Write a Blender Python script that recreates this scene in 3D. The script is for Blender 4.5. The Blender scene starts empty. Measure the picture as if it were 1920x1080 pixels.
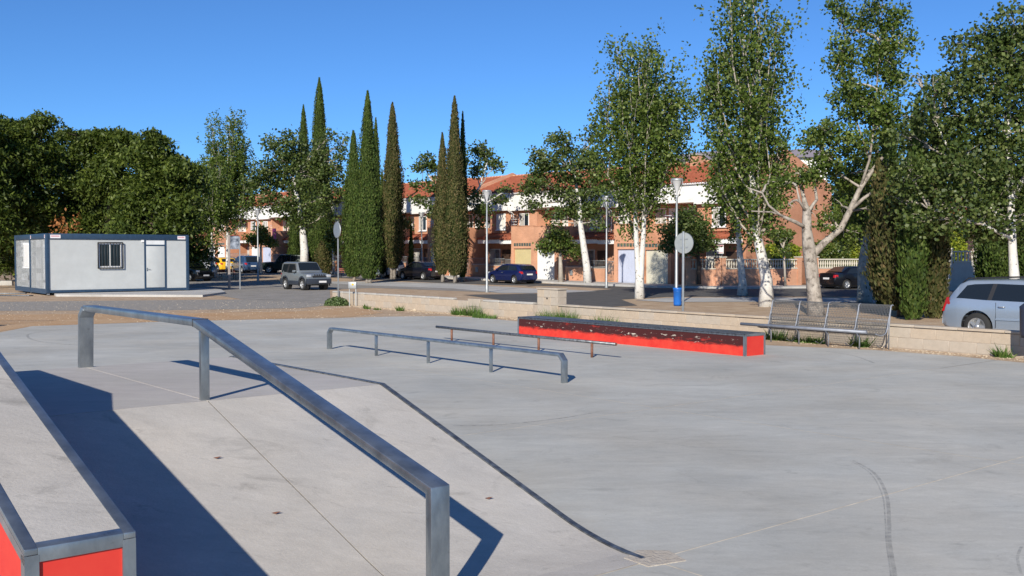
import bpy, bmesh, math, random
import numpy as np
from mathutils import Vector, Matrix

random.seed(7)
RNG = np.random.default_rng(11)
SC = bpy.context.scene
COL = SC.collection

# ------------------------------------------------------------------ camera, sky, sun, exposure
H, F_PX, YH = 2.1, 1900.0, 478.0
PITCH = math.atan((540 - YH) / F_PX)
cam_d = bpy.data.cameras.new('camera')
cam_d.sensor_width = 36.0
cam_d.lens = F_PX / 1920 * 36.0
cam_d.clip_start, cam_d.clip_end = 0.05, 4000
cam = bpy.data.objects.new('camera', cam_d)
COL.objects.link(cam)
cam.location = (0, 0, H)
cam.rotation_euler = (math.radians(90) - PITCH, 0, 0)
SC.camera = cam

SUN_EL = math.radians(26.5)
SH = Vector((0.24, 0.971)).normalized()          # the way shadows fall
SUN_TO = Vector((-SH.x * math.cos(SUN_EL), -SH.y * math.cos(SUN_EL), math.sin(SUN_EL)))
world = bpy.data.worlds.new('World')
SC.world = world
world.use_nodes = True
wn = world.node_tree.nodes
wl = world.node_tree.links
bg = wn['Background']
sky = wn.new('ShaderNodeTexSky')
sky.sky_type = 'NISHITA'
sky.sun_disc = False
sky.sun_elevation = SUN_EL
sky.sun_rotation = math.atan2(SUN_TO.x, SUN_TO.y)
sky.altitude = 2500
sky.air_density = 1.0
sky.dust_density = 0.0
sky.ozone_density = 4.5
hs = wn.new('ShaderNodeHueSaturation'); hs.inputs['Saturation'].default_value = 1.0
air = wn.new('ShaderNodeMixRGB'); air.blend_type = 'MULTIPLY'; air.inputs[0].default_value = 1.0; air.inputs[2].default_value = (0.43, 0.66, 0.87, 1)
wl.new(sky.outputs[0], hs.inputs['Color']); wl.new(hs.outputs[0], air.inputs[1]); wl.new(air.outputs[0], bg.inputs[0])
bg.inputs[1].default_value = 0.12
sd = bpy.data.lights.new('sun', 'SUN')
sd.energy = 4.8
sd.angle = math.radians(0.53)
sd.color = (1.0, 0.925, 0.80)
so = bpy.data.objects.new('sun', sd)
COL.objects.link(so)
so.rotation_euler = (-SUN_TO).to_track_quat('-Z', 'Y').to_euler()
so.location = (-20, -60, 60)
vs = SC.view_settings
vs.view_transform = 'Standard'
vs.look = 'None'
vs.exposure = 0.33
vs.gamma = 1.0
vs.use_curve_mapping = False
SC.cycles.use_denoising = True
SC.cycles.max_bounces = 6
SC.cycles.transparent_max_bounces = 12

# ------------------------------------------------------------------ ground heights and camera sight lines
def g(x, y):
    z = min(max(0.0, (y - 70) * 0.013), 0.72)
    return z

_F = Vector((0, math.cos(PITCH), -math.sin(PITCH)))
_U = Vector((0, math.sin(PITCH), math.cos(PITCH)))
def ray(px, py):
    return _F + Vector(((px - 960) / F_PX, 0, 0)) + _U * (-(py - 540) / F_PX)
def P(px, py, dz=0.0):
    """the spot on the ground (raised by dz) seen at a place of the photograph"""
    r = ray(px, py); z = dz
    for _ in range(8):
        t = (z - H) / r.z
        z = g(r.x * t, r.y * t) + dz
    return Vector((r.x * t, r.y * t, z))
def PD(px, py, d):
    r = ray(px, py); t = d / r.y
    return Vector((r.x * t, d, H + r.z * t))

# ------------------------------------------------------------------ materials
MATS = {}
def mat(name, color, rough=0.6, metal=0.0, var=0.0, scale=6.0, bump=0.0, bscale=40.0, spec=0.5, coat=0.0, color2=None, stretch=None, leafy=False, trans=0.0, emit=None, dirt=None):
    if name in MATS: return MATS[name]
    m = bpy.data.materials.new(name); m.use_nodes = True
    n, l = m.node_tree.nodes, m.node_tree.links
    b = n['Principled BSDF']
    b.inputs['Base Color'].default_value = (*color, 1)
    b.inputs['Roughness'].default_value = rough
    b.inputs['Metallic'].default_value = metal
    b.inputs['Specular IOR Level'].default_value = spec
    b.inputs['Coat Weight'].default_value = coat
    tc = n.new('ShaderNodeTexCoord'); src = tc.outputs['Object']
    if stretch:
        mp = n.new('ShaderNodeMapping'); mp.inputs['Scale'].default_value = stretch
        l.new(src, mp.inputs[0]); src = mp.outputs[0]
    if var > 0 or color2:
        nz = n.new('ShaderNodeTexNoise'); nz.inputs['Scale'].default_value = scale
        nz.inputs['Detail'].default_value = 6; nz.inputs['Roughness'].default_value = 0.65
        l.new(src, nz.inputs['Vector'])
        rp = n.new('ShaderNodeValToRGB')
        c2 = color2 if color2 else tuple(min(1, c * (1 + var)) for c in color)
        c1 = color if color2 else tuple(c * (1 - var) for c in color)
        rp.color_ramp.elements[0].color = (*c1, 1); rp.color_ramp.elements[0].position = 0.34
        rp.color_ramp.elements[1].color = (*c2, 1); rp.color_ramp.elements[1].position = 0.66
        l.new(nz.outputs['Fac'], rp.inputs[0])
        out = rp.outputs[0]
        if dirt:
            nd = n.new('ShaderNodeTexNoise'); nd.inputs['Scale'].default_value = dirt[1]; nd.inputs['Detail'].default_value = 8
            nd.inputs['Roughness'].default_value = 0.7
            l.new(tc.outputs['Object'], nd.inputs['Vector'])
            rd = n.new('ShaderNodeMapRange'); rd.inputs[1].default_value = dirt[2]; rd.inputs[2].default_value = dirt[3]
            l.new(nd.outputs['Fac'], rd.inputs[0])
            mx = n.new('ShaderNodeMixRGB'); mx.inputs[2].default_value = (*dirt[0], 1)
            l.new(rd.outputs[0], mx.inputs[0]); l.new(out, mx.inputs[1]); out = mx.outputs[0]
        l.new(out, b.inputs['Base Color'])
    if bump > 0:
        nb = n.new('ShaderNodeTexNoise'); nb.inputs['Scale'].default_value = bscale; nb.inputs['Detail'].default_value = 5
        l.new(src, nb.inputs['Vector'])
        bp = n.new('ShaderNodeBump'); bp.inputs['Strength'].default_value = bump; bp.inputs['Distance'].default_value = 0.02
        l.new(nb.outputs['Fac'], bp.inputs['Height']); l.new(bp.outputs[0], b.inputs['Normal'])
    MATS[name] = m
    return m

def leaf_mat(name, c1, c2, c3, rough=0.38, trans=0.22, spec=0.6):
    m = bpy.data.materials.new(name); m.use_nodes = True
    n, l = m.node_tree.nodes, m.node_tree.links
    b = n['Principled BSDF']; out = n['Material Output']
    geo = n.new('ShaderNodeNewGeometry')
    rp = n.new('ShaderNodeValToRGB'); rp.color_ramp.elements.new(0.55)
    e = rp.color_ramp.elements
    e[0].color = (*c1, 1); e[1].color = (*c2, 1); e[1].position = 0.6; e[2].color = (*c3, 1)
    l.new(geo.outputs['Random Per Island'], rp.inputs[0])
    tc = n.new('ShaderNodeTexCoord')
    nz = n.new('ShaderNodeTexNoise'); nz.inputs['Scale'].default_value = 0.9; nz.inputs['Detail'].default_value = 3
    l.new(tc.outputs['Object'], nz.inputs['Vector'])
    mr = n.new('ShaderNodeMapRange'); mr.inputs[1].default_value = 0.3; mr.inputs[2].default_value = 0.7
    mr.inputs[3].default_value = 0.75; mr.inputs[4].default_value = 1.25
    l.new(nz.outputs['Fac'], mr.inputs[0])
    mul = n.new('ShaderNodeMixRGB'); mul.blend_type = 'MULTIPLY'; mul.inputs[0].default_value = 1
    l.new(rp.outputs[0], mul.inputs[1]); l.new(mr.outputs[0], mul.inputs[2])
    l.new(mul.outputs[0], b.inputs['Base Color'])
    b.inputs['Roughness'].default_value = rough
    b.inputs['Specular IOR Level'].default_value = spec
    tr = n.new('ShaderNodeBsdfTranslucent')
    bright = n.new('ShaderNodeMixRGB'); bright.blend_type = 'MULTIPLY'; bright.inputs[0].default_value = 1
    bright.inputs[2].default_value = (1.2, 1.5, 0.6, 1)
    l.new(mul.outputs[0], bright.inputs[1]); l.new(bright.outputs[0], tr.inputs[0])
    ms = n.new('ShaderNodeMixShader'); ms.inputs[0].default_value = trans
    l.new(b.outputs[0], ms.inputs[1]); l.new(tr.outputs[0], ms.inputs[2]); l.new(ms.outputs[0], out.inputs[0])
    return m

def concrete(name, base, warm, streak=(0.5, 3.0, 1), ang=0.0, stains=0.5, bump=0.25):
    """trowelled concrete: large blotches, direction streaks, grit, small stains"""
    m = bpy.data.materials.new(name); m.use_nodes = True
    n, l = m.node_tree.nodes, m.node_tree.links
    b = n['Principled BSDF']; b.inputs['Roughness'].default_value = 0.78; b.inputs['Specular IOR Level'].default_value = 0.3
    tc = n.new('ShaderNodeTexCoord')
    def noise(scale, detail=6, rough=0.6, mp=None, dist=0.0):
        t = n.new('ShaderNodeTexNoise'); t.inputs['Scale'].default_value = scale
        t.inputs['Detail'].default_value = detail; t.inputs['Roughness'].default_value = rough
        t.inputs['Distortion'].default_value = dist
        if mp:
            q = n.new('ShaderNodeMapping'); q.inputs['Scale'].default_value = mp; q.inputs['Rotation'].default_value = (0, 0, ang)
            l.new(tc.outputs['Object'], q.inputs[0]); l.new(q.outputs[0], t.inputs['Vector'])
        else: l.new(tc.outputs['Object'], t.inputs['Vector'])
        return t.outputs['Fac']
    def rng(x, a, b_, c, d):
        r = n.new('ShaderNodeMapRange'); r.inputs[1].default_value = a; r.inputs[2].default_value = b_
        r.inputs[3].default_value = c; r.inputs[4].default_value = d; l.new(x, r.inputs[0]); return r.outputs[0]
    def mul(x, y):
        q = n.new('ShaderNodeMath'); q.operation = 'MULTIPLY'; l.new(x, q.inputs[0]); l.new(y, q.inputs[1]); return q.outputs[0]
    v = rng(noise(0.35, 5, 0.55), 0.3, 0.7, 0.86, 1.14)
    v = mul(v, rng(noise(2.2, 7, 0.65, streak, 0.9), 0.3, 0.7, 0.91, 1.07))
    v = mul(v, rng(noise(9.0, 6, 0.7, streak, 0.8), 0.25, 0.75, 0.93, 1.07))
    v = mul(v, rng(noise(0.8, 10, 0.75, (1, 1.4, 1), 2.2), 0.56, 0.72, 1.0, 1 - 0.28 * stains))
    v = mul(v, rng(noise(5.0, 10, 0.8, (0.35, 1, 1), 1.5), 0.60, 0.72, 1.0, 1 - 0.35 * stains))
    v = mul(v, rng(noise(60, 3, 0.6), 0.2, 0.8, 0.93, 1.07))
    st = rng(noise(1.1, 9, 0.72, (1, 1.8, 1), 1.2), 0.60, 0.74, 1.0, 1 - 0.42 * stains)
    v = mul(v, st)
    sp = rng(noise(26, 2, 0.5), 0.76, 0.80, 1.0, 0.7)
    v = mul(v, sp)
    tint = n.new('ShaderNodeMixRGB'); tint.inputs[1].default_value = (*base, 1); tint.inputs[2].default_value = (*warm, 1)
    l.new(rng(noise(0.5, 4, 0.6), 0.4, 0.65, 0, 1), tint.inputs[0])
    mx = n.new('ShaderNodeMixRGB'); mx.blend_type = 'MULTIPLY'; mx.inputs[0].default_value = 1
    l.new(tint.outputs[0], mx.inputs[1]); l.new(v, mx.inputs[2]); l.new(mx.outputs[0], b.inputs['Base Color'])
    bp = n.new('ShaderNodeBump'); bp.inputs['Strength'].default_value = bump; bp.inputs['Distance'].default_value = 0.006
    l.new(noise(45, 6, 0.7), bp.inputs['Height']); l.new(bp.outputs[0], b.inputs['Normal'])
    return m

def brick_mat(name, c1, c2, mortar, bw=0.24, bh=0.065, ms=0.010):
    m = bpy.data.materials.new(name); m.use_nodes = True
    n, l = m.node_tree.nodes, m.node_tree.links
    b = n['Principled BSDF']; b.inputs['Roughness'].default_value = 0.85; b.inputs['Specular IOR Level'].default_value = 0.2
    tc = n.new('ShaderNodeTexCoord'); sx = n.new('ShaderNodeSeparateXYZ'); l.new(tc.outputs['Object'], sx.inputs[0])
    ad = n.new('ShaderNodeMath'); l.new(sx.outputs[0], ad.inputs[0]); l.new(sx.outputs[1], ad.inputs[1])
    cx = n.new('ShaderNodeCombineXYZ'); l.new(ad.outputs[0], cx.inputs[0]); l.new(sx.outputs[2], cx.inputs[1])
    bt = n.new('ShaderNodeTexBrick'); bt.inputs['Scale'].default_value = 1
    bt.inputs['Brick Width'].default_value = bw; bt.inputs['Row Height'].default_value = bh
    bt.inputs['Mortar Size'].default_value = ms; bt.inputs['Mortar Smooth'].default_value = 0.3
    bt.inputs['Color1'].default_value = (*c1, 1); bt.inputs['Color2'].default_value = (*c2, 1); bt.inputs['Mortar'].default_value = (*mortar, 1)
    l.new(cx.outputs[0], bt.inputs['Vector'])
    nz = n.new('ShaderNodeTexNoise'); nz.inputs['Scale'].default_value = 0.8; nz.inputs['Detail'].default_value = 6
    l.new(tc.outputs['Object'], nz.inputs['Vector'])
    mr = n.new('ShaderNodeMapRange'); mr.inputs[1].default_value = 0.3; mr.inputs[2].default_value = 0.7
    mr.inputs[3].default_value = 0.82; mr.inputs[4].default_value = 1.15; l.new(nz.outputs['Fac'], mr.inputs[0])
    mx = n.new('ShaderNodeMixRGB'); mx.blend_type = 'MULTIPLY'; mx.inputs[0].default_value = 1
    l.new(bt.outputs['Color'], mx.inputs[1]); l.new(mr.outputs[0], mx.inputs[2]); l.new(mx.outputs[0], b.inputs['Base Color'])
    return m

M_SLAB = concrete('park_concrete', (0.445, 0.445, 0.415), (0.46, 0.445, 0.40), (0.55, 1.5, 1), math.radians(-8), 0.75)
M_RAMP = concrete('ramp_concrete', (0.465, 0.435, 0.395), (0.42, 0.405, 0.385), (0.7, 1.5, 1), -0.5, 1.0, 0.45)
M_DECK = concrete('deck_concrete', (0.43, 0.405, 0.385), (0.44, 0.42, 0.39), (0.5, 2, 1), 0.0, 0.4)
M_ROUGHC = concrete('rough_concrete', (0.44, 0.42, 0.385), (0.39, 0.375, 0.35), (1, 1, 1), 0.0, 0.9, 0.8)
M_PATH = concrete('path_concrete', (0.45, 0.44, 0.42), (0.40, 0.39, 0.37), (1, 1, 1), 0.0, 0.4)
M_DIRT = mat('sandy_dirt', (0.36, 0.25, 0.165), 0.95, color2=(0.50, 0.385, 0.27), scale=1.3, bump=0.6, bscale=30, spec=0.1, dirt=((0.58, 0.50, 0.40), 14, 0.56, 0.70))
M_DIRT2 = mat('orange_dirt', (0.44, 0.27, 0.145), 0.95, color2=(0.50, 0.35, 0.22), scale=0.7, bump=0.6, bscale=30, spec=0.1, dirt=((0.60, 0.50, 0.38), 10, 0.56, 0.70))
M_TRACK = mat('gravel_track', (0.22, 0.205, 0.19), 0.95, color2=(0.36, 0.335, 0.30), scale=6, bump=0.6, bscale=30, spec=0.1, dirt=((0.46, 0.43, 0.38), 20, 0.55, 0.68))
M_ASPH = mat('asphalt', (0.085, 0.083, 0.08), 0.9, color2=(0.125, 0.12, 0.115), scale=1.5, bump=0.3, bscale=60, spec=0.2)
M_ASPH2 = mat('worn_asphalt', (0.23, 0.215, 0.195), 0.9, color2=(0.31, 0.29, 0.265), scale=1.0, bump=0.3, bscale=60, spec=0.2)
M_STEEL = mat('galvanised_steel', (0.22, 0.25, 0.28), 0.33, metal=0.82, color2=(0.37, 0.41, 0.44), scale=6, bump=0.05, bscale=20, stretch=(1, 1, 0.5), dirt=((0.13, 0.125, 0.12), 7, 0.60, 0.76))
M_STEELD = mat('worn_dark_steel', (0.075, 0.08, 0.09), 0.42, metal=0.6, color2=(0.22, 0.24, 0.26), scale=14, bump=0.15, bscale=40)
M_GALV = mat('galvanised_pole', (0.34, 0.36, 0.37), 0.5, metal=0.5, var=0.12, scale=4)
M_RUST = mat('rusty_brown_paint', (0.13, 0.05, 0.03), 0.7, color2=(0.22, 0.10, 0.06), scale=18)
M_WELD = mat('dark_weld', (0.05, 0.045, 0.04), 0.6, metal=0.4)
M_WHITE = mat('white_render', (0.74, 0.73, 0.70), 0.8, var=0.06, scale=1.2, dirt=((0.55, 0.53, 0.48), 2.0, 0.58, 0.8))
M_WPAINT = mat('white_paint', (0.78, 0.78, 0.77), 0.5)
M_BRICK = brick_mat('brick_wall', (0.56, 0.265, 0.155), (0.50, 0.225, 0.13), (0.56, 0.38, 0.27))
M_BRICKD = brick_mat('brick_wall_dark', (0.52, 0.225, 0.125), (0.47, 0.195, 0.105), (0.50, 0.31, 0.21))
M_TILE = mat('roof_tile', (0.27, 0.075, 0.04), 0.85, color2=(0.38, 0.125, 0.07), scale=3, spec=0.2)
M_GLASS = mat('dark_window_glass', (0.018, 0.025, 0.032), 0.08, spec=0.5)
M_CARGLASS = mat('car_glass', (0.012, 0.016, 0.02), 0.05, spec=0.7)
M_TYRE = mat('tyre_rubber', (0.02, 0.02, 0.02), 0.85)
M_RIM = mat('alloy_rim', (0.55, 0.56, 0.57), 0.35, metal=0.7)
M_BLACK = mat('black_plastic', (0.022, 0.022, 0.024), 0.55)
M_PLATE = mat('number_plate_white', (0.70, 0.70, 0.70), 0.4)
M_REDL = mat('red_lamp', (0.42, 0.01, 0.015), 0.2, spec=0.8)
M_HEADL = mat('headlamp_glass', (0.55, 0.58, 0.62), 0.12, spec=0.9, metal=0.3)
M_NAVY = mat('cabin_navy', (0.022, 0.05, 0.095), 0.45, var=0.15, scale=5)
M_CAB = mat('cabin_panel', (0.66, 0.68, 0.69), 0.5, var=0.05, scale=1.5, stretch=(3, 3, 0.3))
M_CABD = mat('cabin_door', (0.46, 0.48, 0.48), 0.5, var=0.05, scale=1.5)
M_WOODR = mat('red_wood', (0.20, 0.045, 0.028), 0.6, var=0.2, scale=8)
M_BLUE = mat('blue_plastic', (0.012, 0.13, 0.50), 0.4, var=0.1, scale=6)
M_BARKW = mat('pale_bark', (0.55, 0.53, 0.49), 0.85, color2=(0.66, 0.645, 0.61), scale=5, bump=0.5, bscale=25, dirt=((0.09, 0.08, 0.07), 6.0, 0.57, 0.64), stretch=(1, 1, 0.8))
M_BARKG = mat('grey_bark', (0.24, 0.205, 0.175), 0.9, color2=(0.42, 0.38, 0.33), scale=5, bump=0.7, bscale=20, stretch=(1, 1, 0.4), dirt=((0.10, 0.085, 0.07), 5.0, 0.50, 0.64))
M_BARKT = mat('twig_bark', (0.36, 0.32, 0.27), 0.85, var=0.2, scale=4)
M_BARKD = mat('dark_bark', (0.085, 0.06, 0.045), 0.9, var=0.3, scale=6)
M_L_POP = leaf_mat('poplar_leaf', (0.049, 0.083, 0.013), (0.091, 0.136, 0.023), (0.171, 0.207, 0.052), 0.48, 0.28, 0.35)
M_L_BROAD = leaf_mat('broad_leaf', (0.037, 0.062, 0.014), (0.068, 0.101, 0.021), (0.140, 0.167, 0.052), 0.48, 0.20, 0.35)
M_L_MELIA = leaf_mat('drooping_leaf', (0.039, 0.062, 0.011), (0.073, 0.103, 0.017), (0.128, 0.161, 0.028), 0.5, 0.22, 0.3)
M_L_CYP = leaf_mat('cypress_leaf', (0.030, 0.054, 0.010), (0.056, 0.092, 0.016), (0.100, 0.125, 0.030), 0.6, 0.10, 0.2)
M_L_CYPB = leaf_mat('brownish_cypress_leaf', (0.044, 0.048, 0.016), (0.074, 0.080, 0.024), (0.150, 0.110, 0.050), 0.65, 0.08, 0.2)
M_L_YEL = leaf_mat('yellow_hedge_leaf', (0.10, 0.15, 0.015), (0.20, 0.24, 0.02), (0.30, 0.31, 0.035), 0.5, 0.2, 0.3)
M_L_STREET = leaf_mat('street_tree_leaf', (0.05, 0.085, 0.015), (0.09, 0.14, 0.022), (0.17, 0.17, 0.045), 0.42, 0.25)
M_L_DEAD = leaf_mat('dead_frond', (0.24, 0.09, 0.03), (0.34, 0.14, 0.05), (0.42, 0.2, 0.08), 0.7, 0.2, 0.2)
M_GRASS = leaf_mat('grass_blade', (0.06, 0.11, 0.02), (0.09, 0.17, 0.035), (0.16, 0.22, 0.06), 0.5, 0.25, 0.3)

# ------------------------------------------------------------------ mesh helpers
def tag(o, label=None, cat=None, group=None, kind=None):
    if label: o['label'] = label
    if cat: o['category'] = cat
    if group: o['group'] = group
    if kind: o['kind'] = kind
    return o

def empty(name, loc, rz=0.0):
    o = bpy.data.objects.new(name, None); COL.objects.link(o)
    o.location = loc; o.rotation_euler = (0, 0, rz); o.empty_display_size = 0.2
    return o

class MB:
    """collects boxes, tubes, prisms and lathes; build() links ONE mesh object"""
    def __init__(s): s.v = []; s.f = []; s.sm = []
    def add(s, vs_, fs, smooth=False):
        o = len(s.v); s.v += [tuple(v) for v in vs_]
        for f in fs: s.f.append(tuple(i + o for i in f)); s.sm.append(smooth)
        return s
    def box(s, x0, x1, y0, y1, z0, z1):
        if x0 > x1: x0, x1 = x1, x0
        if y0 > y1: y0, y1 = y1, y0
        vs_ = [(x0, y0, z0), (x1, y0, z0), (x1, y1, z0), (x0, y1, z0), (x0, y0, z1), (x1, y0, z1), (x1, y1, z1), (x0, y1, z1)]
        return s.add(vs_, [(0, 3, 2, 1), (4, 5, 6, 7), (0, 1, 5, 4), (1, 2, 6, 5), (2, 3, 7, 6), (3, 0, 4, 7)])
    def tube(s, pts, rad, n=6, caps=True, smooth=True):
        pts = [Vector(p) for p in pts]
        if not hasattr(rad, '__len__'): rad = [rad] * len(pts)
        vs_, fs = [], []
        ref = None
        for i, p in enumerate(pts):
            d = (pts[min(i + 1, len(pts) - 1)] - pts[max(i - 1, 0)])
            d = d.normalized() if d.length > 1e-9 else Vector((0, 0, 1))
            if ref is None:
                ref = d.cross(Vector((0.31, 0.95, 0.02)))
                if ref.length < 1e-3: ref = d.cross(Vector((1, 0, 0)))
            ref = (ref - d * ref.dot(d))
            if ref.length < 1e-6: ref = d.orthogonal()
            ref.normalize(); w = d.cross(ref)
            for k in range(n):
                a = 2 * math.pi * k / n
                vs_.append(p + (ref * math.cos(a) + w * math.sin(a)) * rad[i])
        for i in range(len(pts) - 1):
            for k in range(n):
                k2 = (k + 1) % n
                fs.append((i * n + k, i * n + k2, (i + 1) * n + k2, (i + 1) * n + k))
        s.add(vs_, fs, smooth)
        if caps:
            o = len(s.v) - len(vs_)
            s.f.append(tuple(o + k for k in reversed(range(n)))); s.sm.append(False)
            s.f.append(tuple(o + (len(pts) - 1) * n + k for k in range(n))); s.sm.append(False)
        return s
    def lathe(s, prof, n=16, c=(0, 0, 0), axis='z', smooth=True):
        vs_, fs = [], []
        for r, z in prof:
            for k in range(n):
                a = 2 * math.pi * k / n
                x, y = r * math.cos(a), r * math.sin(a)
                if axis == 'z': q = (c[0] + x, c[1] + y, c[2] + z)
                elif axis == 'y': q = (c[0] + x, c[1] + z, c[2] + y)
                else: q = (c[0] + z, c[1] + x, c[2] + y)
                vs_.append(q)
        for i in range(len(prof) - 1):
            for k in range(n):
                k2 = (k + 1) % n
                fs.append((i * n + k, i * n + k2, (i + 1) * n + k2, (i + 1) * n + k))
        return s.add(vs_, fs, smooth)
    def prism(s, poly, fn, t0, t1):
        """poly of 2-D points extruded from t0 to t1; fn(u, v, t) gives the 3-D point"""
        n = len(poly)
        vs_ = [fn(u, v, t0) for u, v in poly] + [fn(u, v, t1) for u, v in poly]
        fs = [tuple(range(n)), tuple(reversed(range(n, 2 * n)))]
        for i in range(n):
            j = (i + 1) % n
            fs.append((i, i + n, j + n, j))
        return s.add(vs_, fs)
    def build(s, name, m, parent=None, bevel=0.0, loc=None, seg=2):
        me = bpy.data.meshes.new(name)
        me.from_pydata(s.v, [], s.f)
        bm = bmesh.new(); bm.from_mesh(me)
        if bevel > 0:
            bmesh.ops.remove_doubles(bm, verts=bm.verts, dist=1e-5)
            bmesh.ops.recalc_face_normals(bm, faces=bm.faces)
            ed = [e for e in bm.edges if len(e.link_faces) == 2 and e.calc_face_angle(0) > 0.5]
            bmesh.ops.bevel(bm, geom=ed, offset=bevel, segments=seg, affect='EDGES', profile=0.5, clamp_overlap=True)
            for f in bm.faces: f.smooth = True
            bm.to_mesh(me); bm.free()
            try: me.set_sharp_from_angle(angle=math.radians(40))
            except Exception: pass
        else:
            bmesh.ops.recalc_face_normals(bm, faces=bm.faces)
            bm.to_mesh(me); bm.free()
            if len(me.polygons) == len(s.sm): me.polygons.foreach_set('use_smooth', s.sm)
        me.materials.append(m)
        o = bpy.data.objects.new(name, me); COL.objects.link(o)
        if parent: o.parent = parent
        if loc: o.location = loc
        return o

def share(name, me, parent, loc, rot=(0, 0, 0), sc=None):
    o = bpy.data.objects.new(name, me); COL.objects.link(o)
    o.parent = parent; o.location = loc; o.rotation_euler = rot
    if sc: o.scale = sc
    return o

def copy_tree(o, parent=None):
    c = o.copy(); COL.objects.link(c)
    if parent: c.parent = parent
    for ch in list(o.children): copy_tree(ch, c)
    return c

def quads_obj(name, verts, m, parent=None, k=4, ):
    """verts: (N*k, 3) array, k corners per face"""
    nv = len(verts); nf = nv // k
    me = bpy.data.meshes.new(name)
    me.vertices.add(nv); me.vertices.foreach_set('co', np.ascontiguousarray(verts, dtype=np.float32).ravel())
    me.loops.add(nv); me.loops.foreach_set('vertex_index', np.arange(nv, dtype=np.int32))
    me.polygons.add(nf); me.polygons.foreach_set('loop_start', np.arange(0, nv, k, dtype=np.int32))
    me.update(calc_edges=True)
    me.materials.append(m)
    o = bpy.data.objects.new(name, me); COL.objects.link(o)
    if parent: o.parent = parent
    return o

def ground_sheet(name, pts, m, lift, kind='structure', parent=None):
    """flat sheet over the terrain: pts are world points (x, y); bisected where the terrain bends"""
    bm = bmesh.new()
    vv = [bm.verts.new((p[0], p[1], 0)) for p in pts]
    bm.faces.new(vv)
    for yy in (70.0, 125.4):
        bmesh.ops.bisect_plane(bm, geom=bm.verts[:] + bm.edges[:] + bm.faces[:], plane_co=(0, yy, 0), plane_no=(0, 1, 0))
    for v in bm.verts: v.co.z = g(v.co.x, v.co.y) + lift
    bmesh.ops.triangulate(bm, faces=bm.faces[:])
    bmesh.ops.recalc_face_normals(bm, faces=bm.faces)
    if sum(f.normal.z for f in bm.faces) < 0: bmesh.ops.reverse_faces(bm, faces=bm.faces[:])
    me = bpy.data.meshes.new(name); bm.to_mesh(me); bm.free(); me.materials.append(m)
    o = bpy.data.objects.new(name, me); COL.objects.link(o)
    if kind: o['kind'] = kind
    if parent: o.parent = parent
    return o

def raised(name, pts, m, z0, z1, kind='structure'):
    bm = bmesh.new()
    vv = [bm.verts.new((p[0], p[1], 0)) for p in pts]
    f = bm.faces.new(vv)
    if f.normal.z < 0: f.normal_flip()
    for yy in (70.0, 125.4):
        bmesh.ops.bisect_plane(bm, geom=bm.verts[:] + bm.edges[:] + bm.faces[:], plane_co=(0, yy, 0), plane_no=(0, 1, 0))
    top = bm.faces[:]
    r = bmesh.ops.extrude_face_region(bm, geom=top)
    nv = [e for e in r['geom'] if isinstance(e, bmesh.types.BMVert)]
    ns = set(nv)
    for v in bm.verts: v.co.z = g(v.co.x, v.co.y) + (z1 if v in ns else z0)
    bmesh.ops.recalc_face_normals(bm, faces=bm.faces)
    me = bpy.data.meshes.new(name); bm.to_mesh(me); bm.free(); me.materials.append(m)
    o = bpy.data.objects.new(name, me); COL.objects.link(o)
    if kind: o['kind'] = kind
    return o

# park grid: A runs along the rails (away to the left), B across (away to the right)
AX = Vector((-0.635, 0.773)).normalized(); BX = Vector((0.773, 0.635)).normalized()
def ab(a, b, z=0.0):
    q = AX * a + BX * b
    return Vector((q.x, q.y, z))

# ------------------------------------------------------------------ terrain
ys = [-30, -5, 10, 25, 40, 55, 70, 85, 100, 125.4, 170, 300, 700, 2500]
xs = [-2000, -300, -100, -60, -30, -10, 0, 10, 30, 60, 100, 300, 2000]
v = [(x, y, g(x, y)) for y in ys for x in xs]
nx = len(xs)
fcs = [(j * nx + i, j * nx + i + 1, (j + 1) * nx + i + 1, (j + 1) * nx + i) for j in range(len(ys) - 1) for i in range(nx - 1)]
gm = MB(); gm.add(v, fcs)
tag(gm.build('ground', M_DIRT), kind='structure')

def pp(*pts): return [P(*p)[:2] for p in pts]
ground_sheet('orange_dirt_strip', pp((-160, 598), (0, 590), (300, 588), (560, 584), (620, 579), (660, 576), (720, 586), (660, 594), (560, 596), (300, 603), (60, 612), (-120, 640)), M_DIRT2, 0.003)
ground_sheet('gravel_track', pp((-250, 570), (0, 566), (300, 563), (620, 560), (622, 572), (560, 578), (300, 582), (0, 583), (-250, 590)), M_TRACK, 0.004)
ground_sheet('access_road', pp((340, 520), (420, 526), (620, 531), (1010, 547), (1000, 551), (700, 540), (618, 543), (620, 569), (450, 561), (415, 555), (340, 551)), M_ASPH2, 0.008)
# street that runs along the row of houses
U = Vector((-0.665, 0.747)).normalized(); N = Vector((0.747, 0.665)).normalized()
R0 = Vector((12.0, 71.0))
def row(t, off=0.0):
    q = R0 + U * t + N * off
    return (q.x, q.y)
ground_sheet('street', [row(-6, -6.0), row(85, -5.6), row(85, -11), row(12, -11)], M_ASPH, 0.006)
ground_sheet('side_street', pp((1040, 536), (1260, 535), (1440, 535), (1700, 537), (2100, 541), (2100, 566), (1850, 561), (1650, 557), (1440, 556), (1250, 557), (1165, 562), (1195, 573), (1120, 577), (1000, 571), (868, 553), (1000, 551), (1090, 547), (1150, 542)), M_ASPH, 0.010)
ground_sheet('light_path', pp((1190, 563), (1250, 559), (1440, 558), (1650, 560), (1860, 566), (1860, 575), (1650, 568), (1440, 566), (1250, 567)), M_PATH, 0.014)
ground_sheet('light_path', pp((700, 528), (860, 532), (1000, 541), (1120, 546), (1060, 549), (940, 550), (850, 541), (700, 536), (560, 528)), M_PATH, 0.012)
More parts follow.
